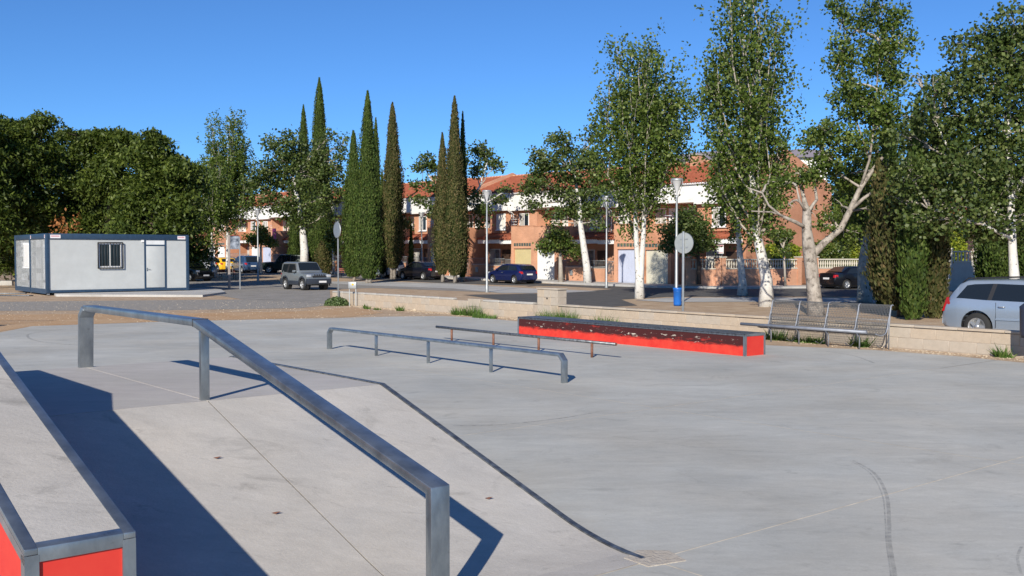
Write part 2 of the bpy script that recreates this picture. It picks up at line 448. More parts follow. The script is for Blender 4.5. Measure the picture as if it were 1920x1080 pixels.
ground_sheet('parking_area', pp((340, 506), (560, 511), (700, 518), (700, 522), (560, 517), (420, 513), (340, 511)), M_ASPH2, 0.012)
# raised pavement by the houses
raised('pavement', [row(-1.2, -2.85), row(80, -2.85), row(80, -5.4), row(8, -5.4), row(4, -5.8), row(-2.5, -6.4), row(-7, -5.0), row(-10.5, 0.5), row(-16, 16), row(-14.5, 16), row(-8.2, 1.4), row(-6.2, -2.2)], M_PATH, -0.1, 0.13)
# cabin pad
pad = pp((95, 549), (105, 556), (380, 557), (422, 551), (415, 546), (380, 543))
raised('cabin_pad', pad, M_PATH, -0.1, 0.11)

# ------------------------------------------------------------------ skate park floor, cast in big slabs
park = empty('skatepark_floor', (0, 0, 0)); tag(park, kind='structure')
edge = [P(*q)[:2] for q in ((0, 624), (60, 612), (180, 608), (300, 604), (460, 600), (620, 597), (730, 594), (830, 593), (900, 596), (960, 602))]
poly = [(-26, 12), (-19, 23)] + edge + [P(1440, 648)[:2], P(1640, 657)[:2], P(1800, 669)[:2], P(1920, 681)[:2], (14.5, 13), (22, 2), (22, -9), (-26, -9)]
def cell(a0, a1, b0, b1):
    gap = 0.008
    bm = bmesh.new(); bm.faces.new([bm.verts.new((p[0], p[1], 0)) for p in poly])
    for ax, lo, hi in ((AX, a0, a1), (BX, b0, b1)):
        for lim, sg in ((lo + gap, -1), (hi - gap, 1)):
            bmesh.ops.bisect_plane(bm, geom=bm.verts[:] + bm.edges[:] + bm.faces[:], plane_co=(ax.x * lim, ax.y * lim, 0), plane_no=(ax.x * sg, ax.y * sg, 0), clear_outer=True)
    if not bm.faces: bm.free(); return
    for v_ in bm.verts: v_.co.z = 0.008
    if bm.faces[:][0].normal.z < 0: bmesh.ops.reverse_faces(bm, faces=bm.faces[:])
    me = bpy.data.meshes.new('slab'); bm.to_mesh(me); bm.free(); me.materials.append(M_SLAB)
    o = bpy.data.objects.new('slab', me); COL.objects.link(o); o.parent = park
for i, (a0, a1) in enumerate(((-30, 4.71), (4.71, 9.4), (9.4, 16.5), (16.5, 23.5), (23.5, 45))):
    bs = (-40, 5.11, 10.3, 17.5, 40) if i == 0 else (-40, 10.3, 17.5, 40) if i < 3 else (-40, 3.0, 12.0, 40)
    for b0, b1 in zip(bs[:-1], bs[1:]): cell(a0, a1, b0, b1)
M_JOINT = mat('joint_filler', (0.60, 0.54, 0.44), 0.95, var=0.2, scale=5)
jf = ground_sheet('joint_filler', [( -25, 12.2), (-18, 22.5), (-9, 29), (-2, 32), (5, 22), (12, 14), (21, 2), (21, -8), (-25, -8)], M_JOINT, 0.0066, kind=None, parent=park)
# repaired patch at the ramp's corner
pc = MB(); pa = [(4.62, 4.98), (4.55, 5.28), (4.78, 5.36), (4.93, 5.2), (4.86, 4.99)]
pc.prism(pa, lambda a, b, t: ab(a, b, t), 0.0, 0.013)
M_PATCH = mat('patch_mortar', (0.40, 0.35, 0.29), 0.9, color2=(0.5, 0.45, 0.38), scale=12, bump=0.6, bscale=50)
pc.build('mortar_patch', M_PATCH, park)
# tyre and board marks
M_MARK = bpy.data.materials.new('rubber_mark'); M_MARK.use_nodes = True
_n, _l = M_MARK.node_tree.nodes, M_MARK.node_tree.links
_b = _n['Principled BSDF']; _b.inputs['Base Color'].default_value = (0.10, 0.10, 0.105, 1); _b.inputs['Roughness'].default_value = 0.8
_t = _n.new('ShaderNodeBsdfTransparent'); _m = _n.new('ShaderNodeMixShader'); _nz = _n.new('ShaderNodeTexNoise'); _nz.inputs['Scale'].default_value = 14
_nz.inputs['Detail'].default_value = 6
_r = _n.new('ShaderNodeMapRange'); _r.inputs[1].default_value = 0.35; _r.inputs[2].default_value = 0.75; _r.inputs[3].default_value = 0.05; _r.inputs[4].default_value = 0.32
_c = _n.new('ShaderNodeTexCoord'); _l.new(_c.outputs['Object'], _nz.inputs['Vector']); _l.new(_nz.outputs['Fac'], _r.inputs[0])
_l.new(_r.outputs[0], _m.inputs[0]); _l.new(_t.outputs[0], _m.inputs[1]); _l.new(_b.outputs[0], _m.inputs[2]); _l.new(_m.outputs[0], _n['Material Output'].inputs[0])
def smooth_path(pts, n=24):
    pts = [Vector(p) for p in pts]; out = []
    for i in range(len(pts) - 1):
        p0, p1, p2, p3 = pts[max(i - 1, 0)], pts[i], pts[i + 1], pts[min(i + 2, len(pts) - 1)]
        for k in range(n):
            t = k / n
            out.append(0.5 * ((2 * p1) + (p2 - p0) * t + (2 * p0 - 5 * p1 + 4 * p2 - p3) * t * t + (3 * p1 - p0 - 3 * p2 + p3) * t ** 3))
    out.append(pts[-1]); return out
def mark(pts, w, z=0.0125):
    q = smooth_path([Vector((*P(*p)[:2], 0)) for p in pts], 10); mb = MB()
    vs_, fs = [], []
    for i, p in enumerate(q):
        d = (q[min(i + 1, len(q) - 1)] - q[max(i - 1, 0)]).normalized(); s_ = Vector((-d.y, d.x, 0)) * w / 2
        vs_ += [(*(p + s_)[:2], z), (*(p - s_)[:2], z)]
    for i in range(len(q) - 1): fs.append((2 * i, 2 * i + 1, 2 * i + 3, 2 * i + 2))
    mb.add(vs_, fs); mb.build('rubber_mark', M_MARK, park)
mark(((1600, 866), (1640, 890), (1662, 930), (1667, 980), (1668, 1020), (1676, 1070), (1680, 1100)), 0.030)
mark(((1594, 866), (1632, 890), (1654, 930), (1660, 980), (1662, 1020), (1669, 1070), (1672, 1100)), 0.012)
mark(((300, 608), (170, 614), (70, 624), (52, 632), (80, 642), (170, 650)), 0.06)
mark(((850, 800), (950, 797), (1050, 786), (1110, 776)), 0.05)
mark(((1915, 1028), (1908, 1050), (1915, 1080)), 0.02)
mark(((1550, 660), (1600, 668), (1640, 682)), 0.05)
mark(((1150, 820), (1320, 842), (1450, 850)), 0.014)

# ------------------------------------------------------------------ the funbox ramp
Z1 = 0.88; A0, A1, A2, A3 = 4.71, 8.13, 11.48, 14.9
def bank_z(x):
    m_ = Z1 / 2.97
    if x <= 0: return 0.0
    return m_ * x * x / 1.8 if x < 0.9 else m_ * (x - 0.45)
ramp = empty('funbox_ramp', ab(A0, 3.0)); tag(ramp, 'low concrete funbox ramp with flat deck and dark steel edging', 'skate ramp')
rl = ramp.location.copy()
def rb(a, b, z): q = ab(a, b, z); return (q.x - rl.x, q.y - rl.y, z)
def bank(b0, b1, name, far=False):
    mb = MB(); xs_ = [0.0, .12, .24, .36, .5, .64, .78, .9, 1.3, 2.2, 3.42 - 0.006]
    aa = [(A3 - x) if far else (A0 + x) for x in xs_]
    zz = [max(0.010, bank_z(x)) for x in xs_]
    vs_ = []
    for a, z in zip(aa, zz): vs_ += [rb(a, b0, z), rb(a, b1, z), rb(a, b0, 0.0), rb(a, b1, 0.0)]
    fs = []
    for i in range(len(aa) - 1):
        o, p_ = 4 * i, 4 * i + 4
        fs += [(o, o + 1, p_ + 1, p_), (o + 1, o + 3, p_ + 3, p_ + 1), (o, p_, p_ + 2, o + 2)]
    o = 4 * (len(aa) - 1); fs.append((o, o + 1, o + 3, o + 2))
    mb.add(vs_, fs)
    return mb.build(name, M_RAMP, ramp)
RB = 3.39
for b0, b1 in ((-2.6, RB - 0.005), (RB + 0.005, 5.07)):
    bank(b0, b1, 'bank'); bank(b0, b1, 'bank', True)
    mb = MB(); mb.prism([(A1 + 0.006, b0), (A2 - 0.006, b0), (A2 - 0.006, b1), (A1 + 0.006, b1)], lambda a, b, t: rb(a, b, t), 0.0, Z1)
    mb.build('deck', M_DECK, ramp)
mb = MB(); mb.prism([(A1 - 0.006, -2.6), (A1 + 0.006, -2.6), (A1 + 0.006, 5.07), (A1 - 0.006, 5.07)], lambda a, b, t: rb(a, b, t), 0.0, Z1 - 0.004)
mb.build('joint_strip', M_WELD, ramp)
for far in (0, 1):
    mb = MB(); vs_ = []
    for x in (0.05, .12, .24, .36, .5, .64, .78, .9, 1.3, 2.2, 3.41):
        a = (A3 - x) if far else (A0 + x)
        z = max(0.01, bank_z(x)) - .005; vs_ += [rb(a, RB - .006, z), rb(a, RB + .006, z)]
    mb.add(vs_, [(2 * i, 2 * i + 1, 2 * i + 3, 2 * i + 2) for i in range(10)]); mb.build('joint_strip', M_WELD, ramp)
mb = MB(); mb.prism([(A1 + .006, RB - .006), (A2, RB - .006), (A2, RB + .006), (A1 + .006, RB + .006)], lambda a, b, t: rb(a, b, t), .5, Z1 - 0.004); mb.build('joint_strip', M_JOINT, ramp)
# steel angle along the right edge of the ramp (thin, standing a little proud)
xs_ = [0.02, .12, .24, .36, .5, .64, .78, .9, 1.3, 2.2, 3.42]
prof = [(A0 + x, bank_z(x)) for x in xs_] + [(A2, Z1)] + [(A3 - x, bank_z(x)) for x in reversed(xs_[:-1])]
top = [(a, z + 0.012) for a, z in prof]; bot = [(a, max(z - 0.05, -0.002)) for a, z in prof]
mb = MB()
vs_ = []
for (a, z), (a2, z2) in zip(top, bot): vs_ += [rb(a, 5.07, z), rb(a, 5.12, z), rb(a, 5.12, z2), rb(a, 5.07, z2)]
fs = []
for i in range(len(top) - 1):
    o = 4 * i
    for k in range(4): fs.append((o + k, o + (k + 1) % 4, o + 4 + (k + 1) % 4, o + 4 + k))
mb.add(vs_, fs); mb.build('steel_edge', M_STEELD, ramp)
mb = MB(); vs_ = []
for (a, z) in prof: vs_ += [rb(a, 5.105, max(z - 0.01, 0)), rb(a, 5.105, 0)]
mb.add(vs_, [(2 * i, 2 * i + 2, 2 * i + 3, 2 * i + 1) for i in range(len(prof) - 1)]); mb.build('side_wall', M_RAMP, ramp)

# ------------------------------------------------------------------ bars bent from flat steel tube
def bent_bar(mb, path, thick, w, place):
    """path: list of (u, z); the tube is thick in the u-z plane and w wide across it; place(u, z, t)"""
    pv = [Vector(p) for p in path]; L_, R_ = [], []
    for i, p in enumerate(pv):
        d1 = (pv[i] - pv[i - 1]).normalized() if i > 0 else None
        d2 = (pv[i + 1] - pv[i]).normalized() if i < len(pv) - 1 else None
        if d1 is None: nn = Vector((-d2.y, d2.x)); k = 1
        elif d2 is None: nn = Vector((-d1.y, d1.x)); k = 1
        else:
            n1, n2 = Vector((-d1.y, d1.x)), Vector((-d2.y, d2.x)); nn = (n1 + n2).normalized(); k = 1 / max(0.3, nn.dot(n1))
        L_.append(p + nn * thick / 2 * k); R_.append(p - nn * thick / 2 * k)
    mb_v = []
    for l_, r_ in zip(L_, R_): mb_v += [place(l_.x, l_.y, -w / 2), place(l_.x, l_.y, w / 2), place(r_.x, r_.y, w / 2), place(r_.x, r_.y, -w / 2)]
    fs = [(0, 1, 2, 3)]
    for i in range(len(pv) - 1):
        o = 4 * i
        for k in range(4): fs.append((o + k, o + (k + 1) % 4, o + 4 + (k + 1) % 4, o + 4 + k))
    o = 4 * (len(pv) - 1); fs.append((o + 3, o + 2, o + 1, o))
    mb.add(mb_v, fs); return mb

# the kinked rail over the ramp
kr = empty('handrail', ab(A1, RB, Z1)); tag(kr, 'grey galvanised steel rail running down the ramp and bending level over its deck', 'skate rail')
kl = kr.location.copy()
def kp(a, z, t): q = ab(a, RB + t, z); return (q.x - kl.x, q.y - kl.y, z - kl.z)
mb = MB(); bent_bar(mb, [(4.81, 0.0), (4.81, 0.735), (8.28, 1.53), (11.28, 1.53)], 0.06, 0.135, kp)
mb.build('rail_bar', M_STEEL, kr, bevel=0.007)
mb = MB(); bent_bar(mb, [(11.28, 1.53), (11.40, 1.44), (11.43, 0.87)], 0.06, 0.150, kp); mb.build('post', M_STEEL, kr, bevel=0.007)
mb = MB(); bent_bar(mb, [(8.20, 0.87), (8.20, 1.50)], 0.045, 0.075, kp); mb.build('post', M_STEEL, kr, bevel=0.005)
mb = MB(); bent_bar(mb, [(8.277, 1.497), (8.277, 1.5615)], 0.008, 0.1375, kp); mb.build('weld', M_WELD, kr)

# low flat bar
fr = empty('flat_bar', P(618, 655)); tag(fr, 'long low galvanised flat bar with chamfered ends and five posts on the open slab', 'skate rail')
L1 = (P(1058, 719) - P(618, 655)).length; du = (P(1058, 719) - P(618, 655)).normalized(); dn = Vector((-du.y, du.x, 0))
def fp(u_, z, t): q = du * u_ + dn * t; return (q.x, q.y, z)
mb = MB(); bent_bar(mb, [(0, 0.0), (0, 0.37), (0.09, 0.465), (L1 - 0.09, 0.465), (L1, 0.37), (L1, 0.0)], 0.055, 0.11, fp)
mb.build('rail_bar', M_STEEL, fr, bevel=0.006)
for q in ((702, 668), (802, 682), (921, 699)):
    uu = (P(*q) - P(618, 655)).dot(du)
    mb = MB(); bent_bar(mb, [(uu, 0.0), (uu, 0.438)], 0.035, 0.06, fp); mb.build('post', M_STEEL, fr, bevel=0.004)
# round rail on brown legs
q4 = P(1110, 671); q1 = Vector((q4.x - 0.635 * 4.86, q4.y + 0.773 * 4.86, 0))
rr = empty('round_rail', (q1.x, q1.y, 0)); tag(rr, 'low scraped round rail on four rusty brown legs behind the flat bar', 'skate rail')
rx = (q4 - q1).normalized()
mb = MB(); mb.tube([rx * -0.64 + Vector((0, 0, .335)), rx * 2 + Vector((0, 0, .325)), rx * 5.55 + Vector((0, 0, .325))], 0.032, 10)
mb.build('rail_bar', M_STEELD, rr)
mb = MB(); mb.tube([rx * 5.551 + Vector((0, 0, .325)), rx * 5.556 + Vector((0, 0, .325))], 0.028, 10); mb.build('end_cap', M_RUST, rr)
for s_ in (0, 1.62, 3.2, 4.86):
    mb = MB(); mb.tube([rx * s_, rx * s_ + Vector((0, 0, .30))], 0.028, 10); mb.build('leg', M_RUST, rr)

# ------------------------------------------------------------------ red painted sides
def red_mat():
    m = bpy.data.materials.new('scuffed_red_paint'); m.use_nodes = True
    n, l = m.node_tree.nodes, m.node_tree.links; b = n['Principled BSDF']; b.inputs['Roughness'].default_value = 0.7; b.inputs['Specular IOR Level'].default_value = 0.3
    tc = n.new('ShaderNodeTexCoord')
    def noise(s_, d=6, mp=None):
        t = n.new('ShaderNodeTexNoise'); t.inputs['Scale'].default_value = s_; t.inputs['Detail'].default_value = d; t.inputs['Roughness'].default_value = 0.7
        if mp:
            q = n.new('ShaderNodeMapping'); q.inputs['Scale'].default_value = mp; l.new(tc.outputs['Object'], q.inputs[0]); l.new(q.outputs[0], t.inputs['Vector'])
        else: l.new(tc.outputs['Object'], t.inputs['Vector'])
        return t.outputs['Fac']
    sx = n.new('ShaderNodeSeparateXYZ'); l.new(tc.outputs['Object'], sx.inputs[0])
    def mth(op, x, y):
        q = n.new('ShaderNodeMath'); q.operation = op
        for i, k in enumerate((x, y)):
            if hasattr(k, 'node'): l.new(k, q.inputs[i])
            else: q.inputs[i].default_value = k
        return q.outputs[0]
    def rng(x, a, b_, c=0, d=1):
        r = n.new('ShaderNodeMapRange'); r.inputs[1].default_value = a; r.inputs[2].default_value = b_; r.inputs[3].default_value = c; r.inputs[4].default_value = d
        l.new(x, r.inputs[0]); return r.outputs[0]
    def mix(f, c1, c2):
        q = n.new('ShaderNodeMixRGB'); l.new(f, q.inputs[0])
        for i, k in ((1, c1), (2, c2)):
            if hasattr(k, 'node'): l.new(k, q.inputs[i])
            else: q.inputs[i].default_value = (*k, 1)
        return q.outputs[0]
    base = mix(rng(noise(4), .35, .7), (0.55, 0.030, 0.022), (0.66, 0.060, 0.036))
    zz = mth('ADD', sx.outputs[2], mth('MULTIPLY', noise(3.0, 8, (1, 1, 3)), 0.22))
    dark = mth('MULTIPLY', rng(zz, 0.285, 0.345), rng(noise(1.4, 9, (1, 1, 4)), 0.28, 0.42))
    c = mix(dark, base, (0.055, 0.012, 0.012))
    band = mth('SUBTRACT', 1.0, rng(mth('ABSOLUTE', mth('SUBTRACT', sx.outputs[2], 0.285), 0.0), 0.0, 0.13))
    chip = mth('MULTIPLY', rng(noise(7, 10, (0.6, 0.6, 2.4)), 0.60, 0.615), rng(band, 0.25, 0.8))
    big = rng(mth('ADD', noise(1.0, 9, (1, 1, 2.4)), mth('MULTIPLY', band, 0.12)), 0.735, 0.75)
    c = mix(mth('MAXIMUM', chip, big), c, (0.52, 0.47, 0.40))
    l.new(c, b.inputs['Base Color'])
    return m
M_REDS = red_mat()
M_RED = mat('plain_red_paint', (0.58, 0.030, 0.022), 0.6, color2=(0.62, 0.045, 0.028), scale=3, spec=0.4, dirt=((0.45, 0.05, 0.03), 6, 0.62, 0.72))
# long red box
bx = empty('grind_box', (P(1397, 669)[0], P(1397, 669)[1], 0)); tag(bx, 'long low red box with scuffed paint and dark steel edges', 'grind box')
bu = (P(973, 627) - P(1397, 669)).normalized(); bn = Vector((bu.y, -bu.x, 0))
if bn.y < 0: bn = -bn
bx.rotation_euler = (0, 0, math.atan2(bu.y, bu.x)); BL = 7.55; BWd = 0.66; BH = 0.47
sgn = 1 if Vector((-bu.y, bu.x, 0)).dot(bn) > 0 else -1
def Y(y): return y * sgn
mb = MB(); mb.box(0.012, BL - 0.012, Y(0.012), Y(BWd - 0.012), 0, BH - 0.012); mb.build('core', M_REDS, bx)
mb = MB(); mb.box(0.06, BL - 0.06, Y(0.06), Y(BWd - 0.06), BH - 0.012, BH - 0.004); mb.build('top', M_STEELD, bx)
for y0, y1 in ((0, 0.062), (BWd - 0.062, BWd)):
    mb = MB(); mb.box(0, BL, Y(y0), Y(y1), BH - 0.01, BH); yo = y0 if y0 == 0 else y1 - 0.008
    mb.box(0, BL, Y(yo), Y(yo + 0.008), BH - 0.055, BH - 0.01); mb.build('edge_angle', M_STEELD, bx, bevel=0.002)
for x0 in (0, BL - 0.008):
    mb = MB(); mb.box(x0, x0 + 0.008, Y(0.008), Y(BWd - 0.008), BH - 0.055, BH - 0.002); mb.build('end_angle', M_STEEL, bx)
for x0 in (0, BL - 0.05):
    for y0 in (0, BWd - 0.05):
        mb = MB(); mb.box(x0 - 0.002, x0 + 0.052, Y(y0 - 0.002), Y(y0 + 0.052), 0, BH - 0.054); mb.build('corner_angle', M_STEEL, bx)

for x0 in (0.0085, BL - 0.0115):
    mb = MB(); mb.box(x0, x0 + 0.003, Y(0.052), Y(BWd - 0.052), 0, BH - 0.056); mb.build('end_panel', M_RED, bx)

# ------------------------------------------------------------------ hubba ledge at the left
B0, B1 = 1.13, 1.61
LA0, LA1, LA2 = 4.71, 8.13, 10.55
lg = empty('hubba_ledge', ab(LA0, B1)); tag(lg, 'sloping concrete ledge with red sides and steel edges on the left of the ramp', 'ledge')
ll = lg.location.copy()
def lp(a, b, z): q = ab(a, b, z); return (q.x - ll.x, q.y - ll.y, z)
def zt(a): return 0.82 + (min(a, LA1) - LA0) * 0.257
sect = [(LA0, zt(LA0)), (LA1, zt(LA1)), (LA2, zt(LA2))]
def run(name, m, b0, b1, dz0, dz1, a_in=0.0, bevel=0.0):
    pts = [(LA0 + a_in, zt(LA0) + 0.257 * a_in), sect[1], (LA2 - a_in, sect[2][1])]
    mb = MB(); vs_ = []
    for a, z in pts: vs_ += [lp(a, b0, z + dz1), lp(a, b1, z + dz1), lp(a, b1, z + dz0 if dz0 is not None else 0.0), lp(a, b0, z + dz0 if dz0 is not None else 0.0)]
    fs = [(0, 1, 2, 3)]
    for i in range(2):
        o = 4 * i
        for k in range(4): fs.append((o + k, o + (k + 1) % 4, o + 4 + (k + 1) % 4, o + 4 + k))
    fs.append((11, 10, 9, 8)); mb.add(vs_, fs)
    return mb.build(name, m, lg, bevel=bevel)
run('concrete_top', M_RAMP, B0 + 0.055, B1 - 0.055, -0.03, -0.004, 0.05)
run('core', M_RED, B0 + 0.012, B1 - 0.012, None, -0.03, 0.012)
for s0, s1 in ((B0, B0 + 0.055), (B1 - 0.055, B1)):
    run('edge_angle', M_STEEL, s0, s1, -0.03, 0.0, 0.0, bevel=0.003)
    o0 = s0 if s0 == B0 else s1 - 0.010
    run('edge_flange', M_STEEL, o0, o0 + 0.010, -0.075, -0.03, 0.0)
mb = MB()
mb.add([lp(LA0, B0 + .055, zt(LA0)), lp(LA0, B1 - .055, zt(LA0)), lp(LA0 + .05, B1 - .055, zt(LA0) + .0129), lp(LA0 + .05, B0 + .055, zt(LA0) + .0129),
        lp(LA0, B0 + .055, zt(LA0) - .065), lp(LA0, B1 - .055, zt(LA0) - .065), lp(LA0 + .05, B1 - .055, zt(LA0) - .05), lp(LA0 + .05, B0 + .055, zt(LA0) - .05)],
       [(0, 1, 2, 3), (0, 4, 5, 1), (4, 7, 6, 5), (0, 3, 7, 4), (1, 5, 6, 2), (3, 2, 6, 7)])
mb.build('end_angle', M_STEEL, lg, bevel=0.002)
for b0, b1 in ((B0, B0 + 0.06), (B1 - 0.06, B1)):
    mb = MB(); mb.prism([(LA0 - 0.002, b0), (LA0 + .06, b0), (LA0 + .06, b1), (LA0 - 0.002, b1)], lambda a, b, t: lp(a, b, t), 0, zt(LA0) - 0.031)
    mb.build('corner_angle', M_STEEL, lg)

# ------------------------------------------------------------------ low block wall between park and street
W0 = Vector((-7.7, 43.4, 0)); WD = Vector((0.6195, -0.785, 0)).normalized(); WN = Vector((0.785, 0.6195, 0)).normalized(); WANG = math.atan2(WD.y, WD.x)
M_BLOCK = concrete('block_concrete', (0.46, 0.375, 0.285), (0.40, 0.345, 0.28), (1, 1, 1), 0, 0.6, 0.5)
M_BLOCK2 = concrete('block_concrete_grey', (0.44, 0.38, 0.31), (0.39, 0.345, 0.29), (1, 1, 1), 0, 0.7, 0.5)
M_MORT = mat('mortar', (0.36, 0.30, 0.24), 0.95, var=0.1, scale=8)
wall = empty('park_wall', W0, WANG); tag(wall, 'long low wall of pale concrete blocks between the skate park and the street', 'wall')
mb = MB(); mb.box(0.02, 46, 0.006, 0.188, -0.05, 0.49); mb.build('mortar_core', M_MORT, wall)
def shared_block(lx, ly, lz, m, bev=0.006):
    q = MB(); q.box(0.003, lx - 0.003, 0, ly, 0.003, lz - 0.003); o = q.build('block', m, None, bevel=bev, seg=1); me = o.data
    bpy.data.objects.remove(o); return me
blk = [shared_block(0.6, 0.195, 0.235, M_BLOCK), shared_block(0.6, 0.195, 0.235, M_BLOCK2)]
half = [shared_block(0.3, 0.195, 0.235, M_BLOCK), shared_block(0.3, 0.195, 0.235, M_BLOCK2)]
cap = [shared_block(1.0, 0.27, 0.06, M_BLOCK2, 0.008), shared_block(1.0, 0.25, 0.06, M_BLOCK, 0.008)]
PS = 13.8      # pier position along the wall
def onwall(px, off):     # a spot in front of the wall face at a photo column
    k = (px - 960) / F_PX; s_ = (k * W0.y - W0.x) / (WD.x - k * WD.y); q_ = W0 + WD * s_ - WN * off; return (q_.x, q_.y, 0)
for c_ in range(2):
    x = 0.0
    if c_ == 1: share('block', half[0], wall, (0, -0.002, 0.25)); x = 0.3
    while x < 45.4:
        if not (PS - 0.05 < x + 0.6 and x < PS + 1.0):
            share('block', blk[random.random() < 0.4], wall, (x, random.uniform(-0.003, 0.002), 0.015 + 0.236 * c_))
        x += 0.6
x = 0.0
rough = shared_block(0.9, 0.2, 0.075, M_ROUGHC, 0.012)
while x < PS - 0.95:
    if not 9.9 < x + 0.9 < 11.0: share('coping_block', rough, wall, (x, -0.003, 0.488), (0, 0, random.uniform(-.004, .004)))
    x += 0.9
share('coping_block', blk[1], wall, (9.95, -0.03, 0.30), (0, 0, 0), (1.2, 1.15, 1.15))
x = PS + 1.0
while x < 45.4:
    share('coping_block', cap[random.random() < 0.4], wall, (x, -0.040, 0.492), (0, 0, random.uniform(-.002, .002))); x += 1.0
# pier
pier = empty('wall_pier', W0 + WD * PS - WN * 0.05, WANG); tag(pier, 'square concrete block pier with a flat cap standing up from the low wall', 'pier')
mb = MB(); mb.box(0.01, 0.99, 0.01, 0.37, -0.05, 1.0); mb.build('mortar_core', M_MORT, pier)
pb = shared_block(0.333, 0.38, 0.25, M_BLOCK2); pb2 = shared_block(0.333, 0.38, 0.25, M_BLOCK)
for r_ in range(4):
    for k in range(3): share('block', (pb, pb2)[(r_ + k) % 3 == 0], pier, (k * 0.333, random.uniform(-.003, .002), r_ * 0.25))
mb = MB(); mb.box(-0.03, 1.03, -0.03, 0.41, 1.0, 1.05); mb.build('cap', M_BLOCK2, pier, bevel=0.008)
mb = MB(); mb.lathe([(0.03, 0.0), (0.03, -0.012), (0.0, -0.012)], 10, (0.5, -0.004, 0.72), 'y'); mb.build('pipe_stub', M_BLACK, pier)

# ------------------------------------------------------------------ site cabin
CZ = 0.115
Cc = Vector((-24.0, 52.2, CZ)); CANG = math.atan2(0.61, 0.79)
cb = empty('site_cabin', Cc, CANG); tag(cb, 'white portable site cabin with dark blue frame, barred window and narrow door', 'cabin')
CW, CDp, CH = 7.45, 7.2, 3.1
def cbx(name, m, *a, bevel=0.0, parent=None):
    q = MB(); q.box(*a); return q.build(name, m, parent or cb, bevel=bevel)
cbx('core', M_CABD, 0.05, CW - 0.05, 0.05, CDp - 0.05, 0.1, CH - 0.1)
cbx('roof_beam', M_NAVY, 0, CW, 0.0, 0.16, CH - 0.30, CH, bevel=0.01)
cbx('roof_beam', M_NAVY, 0, 0.16, 0.16, CDp, CH - 0.28, CH - 0.002, bevel=0.01)
cbx('floor_beam', M_NAVY, 0, CW, 0.0, 0.14, 0.03, 0.16)
cbx('floor_beam', M_NAVY, 0, 0.14, 0.14, CDp, -0.03, 0.22)
for x0, y0 in ((-0.012, -0.012), (CW - 0.14, -0.012), (-0.012, CDp - 0.16), (-0.012, CDp * 0.5 - 0.1)):
    cbx('corner_post', M_NAVY, x0, x0 + 0.165, y0, y0 + (0.2 if y0 < 1 else 0.15), 0.0, CH - 0.005, bevel=0.015)
for x0, y0 in ((0.05, 0.05), (CW - 0.2, 0.05), (0.05, CDp * .5)): cbx('foot', M_GALV, x0, x0 + 0.12, y0, y0 + 0.12, -0.08, 0.03)
def panel(x0, x1, z0, z1, y=0.055):
    q = MB(); w_ = 0.19; n_ = max(1, round((x1 - x0) / w_)); w_ = (x1 - x0) / n_
    for i in range(n_): q.box(x0 + i * w_ + 0.010, x0 + (i + 1) * w_ - 0.010, y, y + 0.01, z0, z1)
    q.box(x0, x1, y + 0.004, y + 0.02, z0, z1)
    return q.build('wall_panel', M_CAB, cb)
DX0, DX1 = 5.08, 6.12; WX0, WX1 = 2.6, 3.82; WZ0, WZ1 = 1.30, 2.62
for x0, x1 in ((0.17, 1.35), (1.36, 2.6 - 0.004), (WX1 + 0.004, 5.0)): panel(x0, x1, 0.161, CH - 0.301)
panel(WX0, WX1, 0.161, WZ0); panel(WX0, WX1, WZ1, CH - 0.301); panel(DX1 + 0.09, CW - 0.145, 0.161, CH - 0.301)
for x0 in (DX0 - 0.07, DX1): cbx('door_frame', M_NAVY, x0, x0 + 0.085, 0.015, 0.07, 0.161, CH - 0.301)
cbx('door_frame', M_NAVY, DX0 + 0.016, DX1 - 0.001, 0.018, 0.07, 2.48, 2.55); cbx('door_frame', M_NAVY, DX0 + .016, DX1 - 0.001, 0.018, 0.07, 0.161, 0.20)
cbx('transom_panel', M_CAB, DX0 + .016, DX1, 0.04, 0.06, 2.551, CH - 0.301)
dr = cbx('door', M_CABD, DX0 + 0.02, DX1 - 0.004, 0.032, 0.062, 0.205, 2.475, bevel=0.004)
q = MB(); q.tube([(DX0 + 0.09, 0.03, 1.2), (DX0 + 0.09, -0.02, 1.2), (DX0 + 0.24, -0.02, 1.2)], 0.012, 6); q.box(DX0 + .06, DX0 + .12, 0.024, 0.031, 1.1, 1.28); q.build('handle', M_STEEL, dr)
wf = cbx('window_frame', M_WPAINT, WX0 + 0.02, WX0 + 0.07, 0.02, 0.07, WZ0 + 0.02, WZ1 - 0.02, parent=cb)
q = MB(); q.box(WX1 - .07, WX1 - .02, .02, .07, WZ0 + .02, WZ1 - .02); q.box(WX0 + .09, WX1 - .09, .021, .07, WZ1 - .08, WZ1 - .02)
q.box(WX0 + .09, WX1 - .09, .021, .07, WZ0 + .02, WZ0 + .09); q.box((WX0 + WX1) / 2 - .03, (WX0 + WX1) / 2 + .03, .025, .069, WZ0 + .09, WZ1 - .08)
q.build('mullion_frame', M_WPAINT, wf)
cbx('pane', M_GLASS, WX0 + .02, WX1 - .02, .048, .058, WZ0 + .02, WZ1 - .02, parent=wf)
q = MB(); q.box(WX0 - .03, WX1 + .03, .055, .06, WZ0 - .03, WZ0); 
q = MB()
for z in (WZ0 - 0.02, WZ1 + 0.02): q.tube([(WX0 - .03, -.06, z), (WX1 + .03, -.06, z)], .032, 6)
for i in range(9):
    x = WX0 - .03 + (WX1 - WX0 + .06) * i / 8; q.tube([(x, -.06, WZ0 - .02), (x, -.06, WZ1 + .02)], .014 if 0 < i < 8 else .032, 6)
for x in (WX0 - .03, WX1 + .03):
    for z in (WZ0 - .02, WZ1 + .02): q.tube([(x, -.06, z), (x, .055, z)], .012, 5)
q.build('window_bars', M_BLACK, cb)
